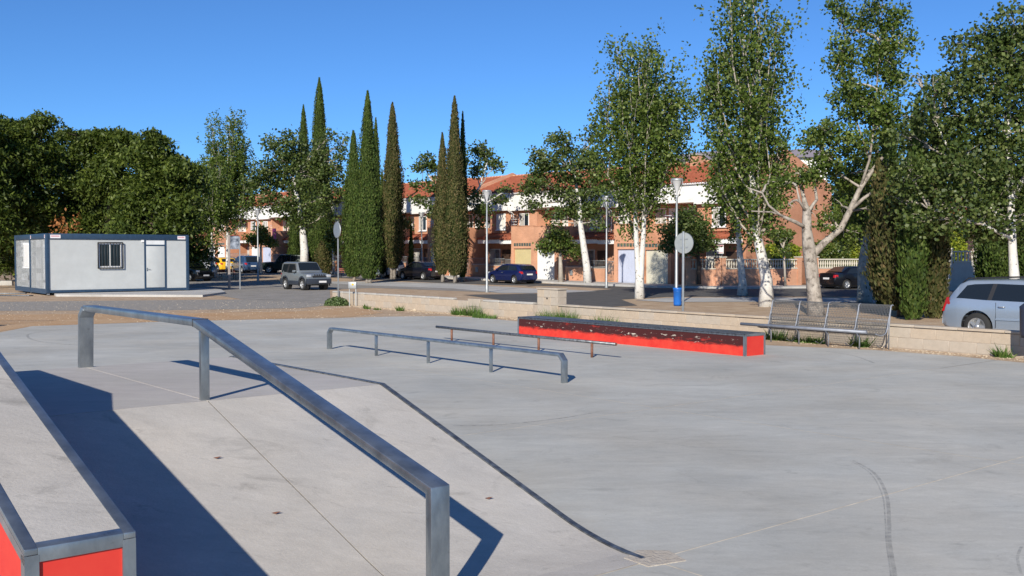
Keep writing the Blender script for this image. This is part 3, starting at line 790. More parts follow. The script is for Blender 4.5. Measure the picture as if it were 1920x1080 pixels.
# side face
for y0, y1 in ((0.19, 1.2), (1.21, 2.3), (2.31, CDp * .5 - .1)):
    q = MB(); q.box(0.05, 0.06, y0, y1, 0.221, CH - 0.281); q.build('wall_panel', M_CAB, cb)
for y0, y1 in ((CDp * .5 + .06, 4.2), (4.21, 5.7), (5.71, CDp - .16)):
    q = MB(); q.box(0.05, 0.06, y0, y1, 0.221, CH - 0.281); q.build('wall_panel', M_CAB, cb)
sf = cbx('window_frame', M_WPAINT, 0.02, 0.05, CDp * .5 + .15, 5.2, 1.25, 2.65)
q = MB(); q.box(.014, .0205, CDp * .5 + .25, 5.1, 1.35, 2.55); q.build('pane', M_GLASS, sf)
q = MB()
for i in range(6):
    y = CDp * .5 + .25 + i * .2; q.box(-.01, .013, y, y + .08, 1.35, 2.55)
q.build('shutter', M_WPAINT, sf)
cbx('vent_box', M_WPAINT, 4.86, 5.0, 0.0, 0.055, CH - 0.42, CH - 0.302)
M_STK = mat('sticker_white', (0.75, 0.72, 0.74), 0.5); M_STKR = mat('sticker_red', (0.50, 0.12, 0.16), 0.5)
def sticker(x0, w_, y=-0.0135, side=False):
    z0, z1 = CH - 0.25, CH - 0.07
    q = MB(); q.box(x0, x0 + w_, y - .004, y, z0, z1) if not side else q.box(y - .004, y, x0, x0 + w_, z0, z1)
    o = q.build('sticker', M_STK, cb); q = MB(); n_ = max(2, int(w_ / 0.055)); r_ = random.Random(3)
    for i in range(n_):
        a = x0 + w_ * (0.1 + 0.8 * i / n_); b_ = a + w_ * 0.8 / n_ * 0.62; h0 = z0 + .075; h1 = z1 - .035 - r_.random() * .01
        q.box(a, b_, y - .006, y - .0041, h0, h1) if not side else q.box(y - .006, y - .0041, a, b_, h0, h1)
    q.build('print', M_STKR, o)
sticker(0.22, 0.5); sticker(CW - 0.62, 0.44); sticker(0.10, 0.13, side=True); sticker(3.2, 0.13, y=-.002, side=True)

# ------------------------------------------------------------------ chain link fence by the cabin
f0 = P(-60, 535); f1 = P(24, 535); fd = (f1 - f0).normalized(); fl = (f1 - f0).length
fe = empty('chain_link_fence', f0, math.atan2(fd.y, fd.x)); tag(fe, 'rusty chain link fence on a low kerb beside the white cabin', 'fence')
M_WIRE = mat('rusty_wire', (0.14, 0.10, 0.08), 0.7, metal=0.3)
q = MB(); q.box(0, fl, -0.12, 0.12, -0.05, 0.32); q.build('base', M_ROUGHC, fe, bevel=0.01)
for x in (0.1, fl / 2, fl - 0.1):
    q = MB(); q.tube([(x, 0, .3), (x, 0, 2.75)], .03, 6); q.build('post', M_WIRE, fe)
q = MB(); k = 0.09; zz0, zz1 = .36, 2.7; hh = zz1 - zz0
n_ = int((fl + hh) / k)
for i in range(n_):
    x = i * k - hh
    for s_ in (1, -1):
        xa, xb = (x, x + hh) if s_ == 1 else (x + hh, x)
        za, zb = zz0, zz1
        # clip to [0, fl]
        def cl(xx): return min(max(xx, 0), fl)
        ta = (cl(xa) - xa) / (xb - xa); tb = (cl(xb) - xa) / (xb - xa)
        if tb <= ta: continue
        p0 = (xa + (xb - xa) * ta, .02 * s_ * .2, za + hh * ta); p1 = (xa + (xb - xa) * tb, .02 * s_ * .2, za + hh * tb)
        q.tube([p0, p1], .005, 3, caps=False)
tag(q.build('wire_mesh', M_WIRE, fe), kind='stuff')

# ------------------------------------------------------------------ wire bench
M_GALV2 = mat('dull_bench_steel', (0.25, 0.27, 0.31), 0.55, metal=0.35, var=0.15, scale=8)
M_WIRE2 = mat('bench_wire', (0.15, 0.15, 0.15), 0.6, metal=0.3)
p_l = Vector((5.68, 24.93, 0)); p_r = Vector((7.8, 22.25, 0)); bd = (p_r - p_l).normalized(); bl = (p_r - p_l).length
bench = empty('wire_bench', p_l, math.atan2(bd.y, bd.x)); tag(bench, 'long grey bench of bent wire mesh and steel tubes by the low wall', 'bench')
def bp(x, u, z): return (x, u, z)     # x along, u backwards
q = MB(); q.tube([bp(-0.05, 0, .40), bp(bl, 0, .40)], .038, 10); q.build('seat_tube', M_GALV2, bench)
S_PROF = [(0.04, .37), (0.16, .33), (0.30, .325), (0.42, .36), (0.49, .46), (0.53, .62), (0.585, .78), (0.615, .90), (0.635, .96), (0.68, .985), (0.72, .975)]
S_P = [(p.x, p.y) for p in smooth_path([Vector((a, b, 0)) for a, b in S_PROF], 3)]
S_P = [(max(u_, 0), z) for u_, z in S_P]
XO = 0.42
for i in range(5):
    x = XO + (bl - XO + 0.20) * i / 4
    q = MB(); q.tube([bp(x, u_, z) for u_, z in S_P], .014, 6); q.build('curved_frame', M_GALV2, bench)
    if i < 4:
        q = MB(); q.tube([bp(x + .35, -0.0, .37), bp(x + .35, .10, .30), bp(x + .35, .12, .22), bp(x + .35, .12, 0)], .016, 6); q.build('front_leg', M_GALV2, bench)
    q = MB(); q.tube([bp(x, .56, .0), bp(x, .56, .5), bp(x, .63, .93)], .014, 6); q.build('rear_leg', M_GALV2, bench)
    q = MB(); q.tube([bp(x, .12, .10), bp(x, .30, .03), bp(x, .50, .15), bp(x, .55, .33)], .010, 5); q.build('brace', M_STEELD, bench)
for u_, z in ((.30, .315), (.72, .975), (.545, .65)):
    q = MB(); q.tube([bp(XO, u_, z), bp(bl + .2, u_, z)], .009, 5); q.build('cross_wire', M_STEELD, bench)
for x0 in range(4):
    xa = XO + (bl - XO + .2) * x0 / 4; xb = XO + (bl - XO + .2) * (x0 + 1) / 4
    q = MB(); m_ = 22
    for k in range(1, m_):
        x = xa + (xb - xa) * k / m_
        q.tube([bp(x + (0.008 if (j + k) % 2 else -0.008), u_, z) for j, (u_, z) in enumerate(S_P)], .0055, 3, caps=False)
    for u_, z in S_P[::1]: q.tube([bp(xa, u_, z), bp(xb, u_, z)], .0048, 3, caps=False)
    tag(q.build('wire_mesh', M_WIRE2, bench), kind='stuff')

# ------------------------------------------------------------------ street lamps, signs, small furniture
M_LAMPG = mat('lamp_diffuser', (0.55, 0.56, 0.57), 0.25, spec=0.7)
def lamp(px, py, top, label):
    base = P(px, py); s_ = F_PX / base.y; hh = H + (YH - top) / s_ - base.z
    e = empty('street_lamp', base, random.uniform(0, 3)); tag(e, label, 'street lamp', 'park street lamps')
    q = MB(); q.lathe([(.10, 0), (.10, .35), (.068, .42), (.060, hh * .5), (.052, hh * .5 + .02), (.045, hh - .85), (.05, hh - .80), (.06, hh - .72), (.03, hh - .70), (0, hh - .70)], 12); q.build('pole', M_GALV, e)
    q = MB(); q.lathe([(0.02, hh - .70), (.05, hh - .55), (.22, hh - .12), (.24, hh - .10)], 16); q.build('diffuser', M_LAMPG, e)
    q = MB(); q.lathe([(.245, hh - .10), (.26, hh - .04), (.22, hh), (0, hh + .012)], 16); q.build('lid', M_GALV, e)
    for k in range(3):
        a = 2.094 * k; q = MB(); c, s2 = math.cos(a), math.sin(a)
        q.tube([(c * .04, s2 * .04, hh - .82), (c * .12, s2 * .12, hh - .62), (c * .27, s2 * .27, hh - .2), (c * .27, s2 * .27, hh - .06)], .014, 5); q.build('arm', M_GALV, e)
    return e
lamp(913, 548, 357, 'street lamp standing on the sand in front of the dark blue hatchback')
lamp(1137, 540, 368, 'street lamp at the kerb corner in front of the lilac garage door')
lamp(1268, 573, 335, 'tallest street lamp in view, with a blue bin at its foot')
lamp(791, 522, 398, 'thin street lamp behind the cypresses, beside the dark saloon car')
lamp(484, 527, 392, 'street lamp half hidden in leaves left of the small off-road car')
def round_sign(base, hz, r, face_ang, label, grey):
    e = empty('round_sign', base, face_ang); tag(e, label, 'traffic sign', 'road signs seen from behind')
    q = MB(); q.box(-.03, .03, -.02, .02, -.05, hz + r + .03); q.build('post', M_GALV, e, bevel=.004)
    q = MB(); q.lathe([(0, 0), (r, 0), (r, -.012), (r - .02, -.02), (0, -.02)], 28, (0, -.035, hz), 'y', smooth=False); q.build('disc', grey, e)
    q = MB(); q.lathe([(r + .004, .012), (r + .006, -.022), (r - .012, -.026)], 28, (0, -.035, hz), 'y'); q.build('rim', M_GALV, e)
    for dz in (-.12, .12):
        q = MB(); q.box(-.13, .13, -.036, -.021, hz + dz - .02, hz + dz + .02); q.build('bracket', M_GALV, e)
M_SIGNB = mat('grey_sign_back', (0.21, 0.24, 0.28), 0.5, metal=0.3, var=0.08, scale=3)
M_SIGNB2 = mat('pale_sign_back', (0.31, 0.33, 0.33), 0.5, metal=0.2, var=0.08, scale=3)
b1 = Vector(onwall(638, .10)); round_sign(b1, 3.15, .335, math.radians(-150 + 90 + 5), 'round sign on a grey pole at the end of the low wall, seen from behind', M_SIGNB)
b2 = Vector(((1281 - 960) / F_PX * 29.0, 29.0, 0)); round_sign(b2, 2.44, .30, math.radians(141), 'round sign with a pale back, standing behind the low wall by the blue bin', M_SIGNB2)
lb = P(1268, 573); q = MB(); q.lathe([(.0, 0.02), (.155, .02), (.165, .1), (.175, .66), (.195, .67), (.195, .74), (.18, .75), (.17, .73), (0.0, .72)], 18)
bb = empty('litter_bin', (lb.x, lb.y - 0.31, 0)); tag(bb, 'bright blue litter bin at the foot of the tallest street lamp', 'litter bin')
q.build('drum', M_BLUE, bb); q = MB(); q.lathe([(.178, .60), (.185, .60), (.185, .63), (.178, .63)], 18); q.build('band', M_BLUE, bb)
q = MB(); q.box(.16, .24, -.02, .02, .45, .50); q.build('bracket', M_GALV, bb)
# meter box on two flat legs
mbx = Vector(onwall(670, .22)); e = empty('meter_box', mbx, math.radians(-8)); tag(e, 'small grey box with a yellow sticker on two flat legs by the low wall', 'meter box')
for x in (-.15, .12):
    q = MB(); q.box(x, x + .03, -.015, .015, -.02, .72); q.build('leg', M_GALV, e)
q = MB(); q.box(-.17, .17, -.06, .06, .72, .99); q.build('box', M_GALV, e, bevel=.008)
q = MB(); q.lathe([(0, 0), (.045, 0), (.045, .003)], 12, (0.02, -.0645, .89), 'y'); q.build('sticker', mat('yellow_sticker', (.75, .45, .02), .5), e)
# information board
ib = P(430, 543); e = empty('information_board', ib, math.radians(24)); tag(e, 'small dark information board between two posts beside the cabin', 'notice board')
q = MB(); q.box(-.07, .07, -.05, .05, 0, 3.3); q.build('post', mat('weathered_post', (.22, .18, .16), .8, color2=(.34, .31, .29), scale=6, stretch=(1, 1, .4)), e, bevel=.01)
q = MB(); q.box(.60, .66, -.04, .04, 0, 3.2); q.build('post', M_GALV, e)
M_BOARD = mat('board_print', (.05, .06, .08), .35, color2=(.38, .42, .48), scale=4.5)
q = MB(); q.box(.075, .595, -.03, .03, 2.45, 3.25); q.build('board', M_BOARD, e)
q = MB(); q.box(.075, .62, -.06, .06, 3.251, 3.30); q.build('cap', M_WOODR, e)
# cylinder guard at the left tree
def bench_wood(px, py, rz, label):
    b = P(px, py); e = empty('park_bench', b, rz); tag(e, label, 'bench', 'wooden slat benches')
    for z, y in ((.45, -.15), (.45, 0), (.45, .15), (.62, .27), (.76, .30)):
        q = MB(); q.box(-.75, .75, y - .055 if z < .5 else y - .02, y + .055 if z < .5 else y + .02, z - (.02 if z < .5 else .05), z + (.02 if z < .5 else .05)); q.build('slat', M_WOODR, e)
    for x in (-.6, .6):
        q = MB(); q.tube([(x, -.2, 0), (x, -.2, .42), (x, .22, .42), (x, .31, .82)], .022, 5); q.tube([(x, .22, .42), (x, .3, 0)], .022, 5); q.build('leg', M_BLACK, e)
bench_wood(427, 524, math.radians(170), 'red slatted bench behind the information board')
bench_wood(652, 521, math.radians(175), 'brown slatted bench half hidden by the first green cypress')
# drum at the right edge
db = Vector((10.28, 19.9, 0)); e = empty('round_litter_bin', db, 0); tag(e, 'dark round bin on a post cut off by the right edge of the photo', 'litter bin')
q = MB(); q.lathe([(0, .47), (.24, .47), (.26, .55), (.27, 1.02), (.275, 1.08), (.25, 1.10), (.18, 1.16), (0, 1.19)], 24); q.build('drum', mat('dark_bin', (.03, .035, .06), .5), e)
q = MB(); q.tube([(0, .05, 0), (0, .05, .47)], .035, 8); q.build('post', M_BLACK, e)

# ramp with a guard rail just outside the left edge; its shadow falls into view
e = empty('quarter_pipe', (-18.0, 27.1, 0), math.radians(8)); tag(e, 'tall wooden quarter pipe with a guard rail standing left of the view', 'skate ramp')
q = MB(); prof = [(0, 0)] + [(3.0 - 2.4 * math.cos(t), 2.4 - 2.4 * math.sin(t)) for t in [math.pi / 2 * (1 - k / 8) * 0.999 for k in range(0)]]
q.prism([(0, 0), (2.2, 0), (1.4, .18), (.8, .6), (.45, 1.15), (.35, 1.5), (0, 1.5)], lambda u_, v_, t: (t, u_ * -1 + 0, v_), -2.2, 2.2); q.build('body', M_ROUGHC, e)
for i in range(11):
    q = MB(); x = -2.1 + i * .42; q.tube([(x, 0.05, 1.5), (x, .05, 2.6)], .02, 5); q.build('baluster', M_STEEL, e)
for z in (1.65, 2.6):
    q = MB(); q.tube([(-2.15, .05, z), (2.15, .05, z)], .025, 6); q.build('handrail', M_STEEL, e)


# ------------------------------------------------------------------ terraced houses
HANG = math.atan2(-U.y, -U.x)
M_GD = [mat('garage_door_' + n_, c, 0.5, var=0.05, scale=1.5) for n_, c in (('white', (.74, .74, .72)), ('lilac', (.46, .50, .62)), ('tan', (.52, .44, .24)), ('cream', (.56, .54, .44)))]
M_SHUT = mat('roller_shutter', (.70, .68, .62), .6); M_SHUTG = mat('grey_shutter', (.42, .40, .36), .6)
M_GBLK = mat('glass_block', (.05, .075, .07), .15, spec=.8, color2=(.12, .15, .13), scale=9)
M_TILEL = mat('ridge_tile', (.55, .30, .18), .85, var=.2, scale=5)
def house(i, label, x0, x1, gsign, gd, wall_m, t_c, opts=()):
    cx, cy = row(t_c); gz = g(cx, cy) + 0.13
    e = empty('terraced_house', (cx, cy, gz), HANG); tag(e, label, 'house', 'terraced brick houses facing the park')
    def bx_(name, m, a, b, c, d, z0, z1, parent=None, bevel=0.0):
        q = MB(); q.box(a, b, c, d, z0, z1); return q.build(name, m, parent or e, bevel=bevel)
    D = 10.0
    gx0, gx1 = (x0, x0 + 2.6) if gsign < 0 else (x1 - 2.6, x1)
    rx0, rx1 = (gx1, x1) if gsign < 0 else (x0, gx0)
    # body: recess part in front line, garage part set back above
    q = MB()
    q.box(rx0, rx1, 0.0, D, -0.4, 5.5)
    q.box(gx0, gx1, 1.2, D, -0.4, 5.5)
    q.build('wall', wall_m, e)
    q = MB()
    q.box(gx0 + .001, gx1 - .001, -2.8, -2.6, 2.32, 4.05); q.box(gx0 + .001, gx0 + .2, -2.6, 1.2, -.3, 4.05); q.box(gx1 - .2, gx1 - .001, -2.6, 1.2, -.3, 4.05)
    ddx0, ddx1 = (gx0 + .30, gx1 - .28)
    q.box(gx0 + .001, ddx0, -2.8, -2.6, -.4, 2.32); q.box(ddx1, gx1 - .001, -2.8, -2.6, -.4, 2.32)
    q.box(gx0 + .2, gx1 - .2, -2.6, 1.2, 2.75, 2.9)
    q.build('garage_block', wall_m, e)
    gdo = bx_('garage_door', gd, ddx0, ddx1, -2.66, -2.62, -.05, 2.32)
    q = MB(); n_ = 9
    for k in range(n_):
        w_ = (ddx1 - ddx0) / n_; q.box(ddx0 + k * w_ + .015, ddx0 + (k + 1) * w_ - .015, -2.672, -2.659, 0.0, 2.28)
    q.box((ddx0 + ddx1) / 2 - .04, (ddx0 + ddx1) / 2 + .04, -2.70, -2.672, 1.0, 1.1)
    q.build('door_ribs', gd, gdo)
    q = MB()
    for k in range(7):
        w_ = (ddx1 - ddx0) / 7; q.box(ddx0 + k * w_ + .03, ddx0 + (k + 1) * w_ - .03, -2.815, -2.79, 2.50, 2.74)
    q.build('glass_blocks', M_GBLK, e)
    bx_('parapet_cap', M_BRICKD, gx0 - .0, gx1, -2.83, -2.58, 4.051, 4.10)
    # white fascia band and upper walls
    q = MB(); q.box(rx0, rx1, -.42, 1.3, 5.45, 6.86); q.box(gx0, gx1, -.42, 1.3, 5.60, 6.86)
    q.build('white_fascia', M_WHITE, e)
    bx_('upper_wall', wall_m, x0, x1, 1.3, D, 5.5, 6.80)
    q = MB(); q.box(x0 + .0, x1, -.56, -.42, 6.80, 6.92); q.build('gutter', M_WPAINT, e)
    # tiled roof: rolls of tiles from eave to ridge
    q = MB(); nr = int((x1 - x0) / .21); w_ = (x1 - x0) / nr; R_ = 1.95; yr = 4.8
    rows_ = 12; vs_, fs = [], []
    prof_ = [(0, .0), (.25, .055), (.5, .075), (.75, .055)]
    cols = [(k + f_, h_) for k in range(nr) for f_, h_ in prof_] + [(nr, 0)]
    nc = len(cols)
    for r_ in range(rows_):
        for e_ in (0, 1):
            f0_ = (r_ + e_) / rows_; yy = -.62 + (yr + .62) * f0_; zz = 6.86 + R_ * f0_ + (.035 if e_ == 0 else 0.0)
            for cxx, h_ in cols: vs_.append((x0 + cxx * w_, yy, zz + h_))
    for r_ in range(rows_ * 2 - 1):
        for c_ in range(nc - 1):
            fs.append((r_ * nc + c_, r_ * nc + c_ + 1, (r_ + 1) * nc + c_ + 1, (r_ + 1) * nc + c_))
    q.add(vs_, fs)
    q.add([(x0, yr, 6.86 + R_), (x1, yr, 6.86 + R_), (x1, D + .4, 6.86), (x0, D + .4, 6.86), (x0, -.6, 6.84), (x1, -.6, 6.84)], [(0, 1, 2, 3), (4, 5, 2, 3)])
    rf = q.build('roof', M_TILE, e)
    q = MB()
    n_ = int((x1 - x0) / .42)
    for k in range(n_):
        a = x0 + (x1 - x0) * k / n_; b = x0 + (x1 - x0) * (k + 1) / n_
        q.tube([(a, yr, 6.86 + R_ + .03), (b, yr, 6.86 + R_ + .045)], .10, 6)
    q.build('ridge', M_TILEL, rf)
    if 'gable' in opts:   # brick end wall rising above the roof
        q = MB(); q.prism([(-.45, 6.7), (-.45, 7.1), (yr, 9.25), (D + .5, 7.0), (D + .5, 6.6), (D + .5, -.4), (0, -.4), (0, 6.7)], lambda u_, v_, t: (t, u_, v_), x1 - .02, x1 + .22)
        q.build('gable_wall', wall_m, e)
        q = MB(); q.tube([(x1 + .1, -.5, 7.14), (x1 + .1, yr, 9.29), (x1 + .1, D + .5, 7.04)], .05, 5); q.build('gable_coping', M_TILEL, e)
    if 'chimney' in opts:
        cxm = gx0 + .4 if gsign < 0 else gx1 - .9
        q = MB(); q.box(cxm, cxm + .6, 3.6, 4.6, 7.5, 9.25); ch = q.build('chimney', M_BRICK, rf)
        q = MB(); q.box(cxm - .06, cxm + .66, 3.54, 4.66, 9.25, 9.35); q.build('chimney_cap', M_ROUGHC, ch)
    if 'fin' in opts:
        xf = x0 if gsign < 0 else x1
        q = MB(); q.prism([(-.5, 6.8), (1.5, 7.95), (yr, 9.1), (D, 7.2), (D, 6.8)], lambda u_, v_, t: (t, u_, v_), xf - .1, xf + .12); q.build('party_wall', M_BRICK, rf)
    if 'antenna' in opts:
        xa = (x0 + x1) / 2; q = MB(); q.tube([(xa, 5, 8.7), (xa, 5, 11.6)], .025, 5)
        for z in (10.9, 11.3): q.tube([(xa - .5, 5, z), (xa + .5, 5, z)], .015, 4)
        q.build('antenna', M_GALV, rf)
    # windows
    def window(xa, xb, y, z0, z1, kind=0):
        q = MB(); t = .07
        q.box(xa - t, xa, y - .05, y + .02, z0 - t, z1 + t); q.box(xb, xb + t, y - .05, y + .02, z0 - t, z1 + t)
        q.box(xa, xb, y - .05, y + .02, z1, z1 + t); q.box(xa, xb, y - .05, y + .02, z0 - t, z0)
        q.box((xa + xb) / 2 - .03, (xa + xb) / 2 + .03, y - .045, y + .02, z0, z1)
        w = q.build('window', M_WPAINT, e)
        bx_('sill', M_WPAINT, xa - .14, xb + .14, y - .14, y - .051, z0 - .14, z0 - .07, parent=w)
        if kind == 2: bx_('shutter', M_SHUT, xa, xb, y - .03, y - .005, z0, z1, parent=w)
        elif kind == 1:
            bx_('shutter', M_SHUTG, xa, xb, y - .03, y - .008, z0 + (z1 - z0) * .0, z1, parent=w)
        else:
            bx_('pane', M_GLASS, xa, xb, y - .025, y - .008, z0, z1, parent=w)
            bx_('curtain', M_SHUTG, xa + .02, xa + (xb - xa) * .42, y - .034, y - .026, z0 + .02, z1 - .02, parent=w)
        return w
    rm = (rx0 + rx1) / 2
    window(rm - .55, rm + .45, 0, 3.95, 5.15, (0, 2, 1)[i % 3])
    gm_ = (gx0 + gx1) / 2
    window(gm_ - .75, gm_ + .1, 1.2, 3.1, 5.25, (2, 1, 0)[i % 3])
    window(gm_ + .5, gm_ + 1.0, 1.2, 4.0, 5.2, (1, 2)[i % 2])
    # terrace railing, downpipe
    xr = gx1 - .02 if gsign < 0 else gx0 + .02
    q = MB()
    for z in (4.2, 4.42, 4.62): q.tube([(xr - .6 * (1 if gsign < 0 else -1), -2.75, z), (xr, -2.75, z)], .018, 4)
    q.build('terrace_railing', M_WPAINT, e)
    q = MB(); xd = rx1 - .12 if gsign < 0 else rx0 + .12
    q.tube([(xd, -.50, 6.82), (xd, -.48, 5.45), (xd, -.07, 5.2), (xd, -.07, 2.9)], .055, 6); q.build('downpipe', M_WPAINT, e)
    # canopy with tiles
    ca, cb_ = rx0 + .02, rx1 - .02
    q = MB(); q.box(ca, cb_, -1.45, -.01, 2.72, 3.06); cn = q.build('canopy', M_WPAINT, e)
    q = MB(); nr = int((cb_ - ca) / .22); w_ = (cb_ - ca) / nr
    for k in range(nr): q.tube([(ca + (k + .5) * w_, -1.56, 3.10), (ca + (k + .5) * w_, 0, 3.52)], w_ * .46, 6)
    q.add([(ca, -1.5, 3.07), (cb_, -1.5, 3.07), (cb_, 0, 3.47), (ca, 0, 3.47)], [(0, 1, 2, 3)]); q.build('canopy_tiles', M_TILE, cn)
    # door and barred window below
    dxa = rx0 + .35 if gsign > 0 else rx1 - 1.35
    bx_('front_door', mat('dark_door', (.05, .03, .022), .5), dxa, dxa + 1.0, -.04, -.001, 0, 2.2)
    wxa = dxa + 1.3 if gsign > 0 else dxa - 1.55
    wb = window(wxa, wxa + 1.2, 0, 1.0, 2.2, 0)
    q = MB()
    for k in range(10): q.tube([(wxa + .02 + k * .13, -.1, .92), (wxa + .02 + k * .13, -.1, 2.28)], .013, 4)
    for z in (.95, 2.25): q.tube([(wxa - .05, -.1, z), (wxa + 1.28, -.1, z)], .014, 4)
    q.build('window_bars', M_WPAINT, wb)
    # front garden wall with railing
    if 'nofront' not in opts:
        a, b = (rx0 + .003, rx1 - .003)
        ga, gb = (a, a + .9) if gsign < 0 else (b - .9, b)
        wa, wb2 = (ga + .9, b) if gsign < 0 else (a, gb - .9)
        bx_('garden_wall', wall_m, wa, wb2, -2.8, -2.62, -.3, .95); bx_('coping', M_ROUGHC, wa, wb2, -2.83, -2.59, .951, 1.0)
        q = MB()
        for z in (1.08, 1.5): q.tube([(wa, -2.7, z), (wb2, -2.7, z)], .015, 4)
        n_ = int((wb2 - wa) / .12)
        for k in range(n_): q.tube([(wa + k * .12 + .05, -2.7, 1.0), (wa + k * .12 + .05, -2.7, 1.5)], .009, 3)
        q.build('railing', M_GALV, e)
        q = MB()
        for k in range(8): q.tube([(ga + .06 + k * .11, -2.7, .05), (ga + .06 + k * .11, -2.7, 1.5)], .012, 4)
        for z in (.1, 1.45): q.tube([(ga, -2.7, z), (gb, -2.7, z)], .015, 4)
        q.build('gate', M_GALV, e)
        bx_('letter_box', M_GALV, wa + .5, wa + .8, -2.86, -2.801, .35, .75)
    if 'blank' in opts:    # brick bay with a stepped terrace rail instead of the canopy
        pass
    return e
labels = ['end brick house with the tall gable wall at the right of the row',
 'brick house with the lilac garage door behind the tall white-trunked poplar',
 'brick house whose white canopy shows between the leaning white trunk and a lamp',
 'brick house with the tan garage door beside the dark blue hatchback',
 'brick house with an open-curtained upper window right of the tall lamp',
 'brick house with the yellow banner on its terrace rail',
 'brick house behind the three close cypresses right of the centre of the row',
 'brick house with a white canopy above the dark saloon car',
 'brick house seen between the single cypress and the cypress pair',
 'brick house hidden behind the greenest pair of cypresses',
 'brick house right of the tall broad tree, with a round sign before it',
 'brick house hidden behind the broad dark tree and its cypresses',
 'brick house with the purple cloth hanging by its terrace',
 'brick house with white lower doors behind the blue family car',
 'brick house behind the small grey street tree at the left',
 'brick house farthest left that still shows past the poplar']
for i in range(16):
    opts = []
    if i == 0: x0, x1, tc_, gs = -3.2, 3.2, -1.8, -1; opts = ['gable', 'nofront']
    else: x0, x1, tc_, gs = -2.75, 2.75, 1.4 + 5.5 * (i - .5), (1 if i % 2 else -1)
    if i in (1, 6, 9, 13): opts.append('chimney')
    if i in (2, 5, 8, 10, 13): opts.append('fin')
    if i in (1, 7): opts.append('antenna')
    house(i, labels[i], x0, x1, gs, M_GD[(3, 1, 0, 2, 0, 0, 0, 3, 2, 0, 1, 0, 0, 0, 0, 2)[i]], M_BRICK if i % 4 else M_BRICKD, tc_, opts)
# dark roofed buildings far behind the row
for (px, py, d_, w_, lab) in ((1335, 292, 120, 10.0, 'distant building with a dark curved metal roof above the ridge'), (1500, 288, 112, 5.6, 'distant building with a dark curved metal roof behind the gable end')):
    e = empty('distant_building', PD(px, YH, d_) - Vector((0, 0, H)), HANG * .35); tag(e, lab, 'building')
    zt_ = H + (YH - py) * d_ / F_PX
    q = MB(); q.box(-w_ / 2, w_ / 2, 0, 8, 0, zt_ - .5); q.build('wall', M_WHITE, e)
    q = MB(); q.prism([(-w_ / 2 - .6, zt_ - .5), (-w_ / 2 - .4, zt_ - .1), (-w_ / 4, zt_ + .3), (0, zt_ + .45), (w_ / 4, zt_ + .3), (w_ / 2 + .4, zt_ - .1), (w_ / 2 + .6, zt_ - .5)], lambda u_, v_, t: (u_, t, v_), -.5, 8.5)
    q.build('roof', mat('dark_metal_roof', (.10, .09, .12), .4, metal=.5), e)

# banner, cloth, sale sign
def hang(name, t, off, dx, z0, w_, h_, m, label, cat):
    cx, cy = row(t, off); e = empty(name, (cx, cy, g(cx, cy) + .13 + z0), HANG); tag(e, label, cat)
    q = MB(); q.box(0, w_, -.02, .0, 0, h_); q.build('cloth', m, e, bevel=.004); return e
e = hang('banner', 24.3, -2.86, 0, 3.55, .75, .52, mat('yellow_banner', (.80, .48, .02), .6), 'small yellow banner with dark marks hung on a terrace rail', 'banner')
q = MB(); q.box(.04, .10, -.026, -.021, .08, .44); q.lathe([(0, 0), (.07, 0), (.07, .003)], 8, (.36, -.025, .34), 'y'); q.box(.26, .32, -.026, -.021, .05, .2); q.box(.42, .50, -.026, -.021, .05, .17); q.box(.62, .69, -.026, -.021, .04, .46)
q.build('print', mat('banner_print', (.32, .05, .02), .6), e)
hang('hanging_cloth', 53.5, -2.9, 0, 2.6, .8, 1.7, mat('purple_cloth', (.16, .02, .10), .7), 'purple cloth hanging from the terrace of a far house', 'cloth')
e = hang('sale_sign', -4.0, -1.5, 0, 2.05, .55, .58, M_WPAINT, 'small white sign with a red stripe hung under the right canopy', 'sign')
q = MB(); q.box(.02, .53, -.026, -.021, .48, .56); q.box(.04, .5, -.026, -.021, .05, .08); q.build('print', M_STKR, e)

# garden wall of the end house with stone balusters
gpts = [P(1284, 531.5, .28), P(1350, 531.2, .28), P(1500, 529.6, .25), P(1600, 528.2, .25), P(1632, 527.6, .25)]
gpts = [Vector((p.x, p.y, 0)) for p in gpts]
M_STONE = mat('pale_stone', (.52, .48, .40), .8, var=.12, scale=5)
def baluster_wall(p0, p1, label, gate=None, brick_end=False, hh=1.05, m=M_BRICK):
    d_ = p1 - p0; L_ = d_.length; e = empty('garden_wall', (p0.x, p0.y, g(p0.x, p0.y) + .13), math.atan2(d_.y, d_.x)); tag(e, label, 'garden wall')
    q = MB(); q.box(0, L_, -.12, .12, -.2, hh); q.build('brick_base', m, e)
    q = MB(); q.box(-.0, L_, -.15, .15, hh, hh + .07); q.build('coping', M_STONE, e)
    q = MB(); n_ = int(L_ / .2)
    for k in range(n_):
        q.lathe([(.045, hh + .07), (.06, hh + .12), (.035, hh + .2), (.075, hh + .34), (.04, hh + .5), (.055, hh + .58)], 6, (.1 + k * L_ / n_, 0, 0))
    tag(q.build('balusters', M_STONE, e), kind='stuff')
    q = MB(); q.box(0, L_, -.10, .10, hh + .58, hh + .66); q.build('handrail', M_STONE, e)
    for x in (0, L_ - .35):
        q = MB(); q.box(x, x + .35, -.17, .17, -.2, hh + .75); q.build('pillar', m, e)
        q = MB(); q.box(x - .04, x + .39, -.21, .21, hh + .75, hh + .82); q.build('pillar_cap', M_STONE, e)
baluster_wall(gpts[0], gpts[1], 'brick garden wall with pale balusters, left of the tall leaning poplar')
baluster_wall(gpts[1], gpts[2], 'brick garden wall with pale balusters behind the small heart-shaped tree')
baluster_wall(gpts[2] + Vector((.9, .2, 0)), gpts[4], 'brick garden wall with pale balusters behind the black saloon car')
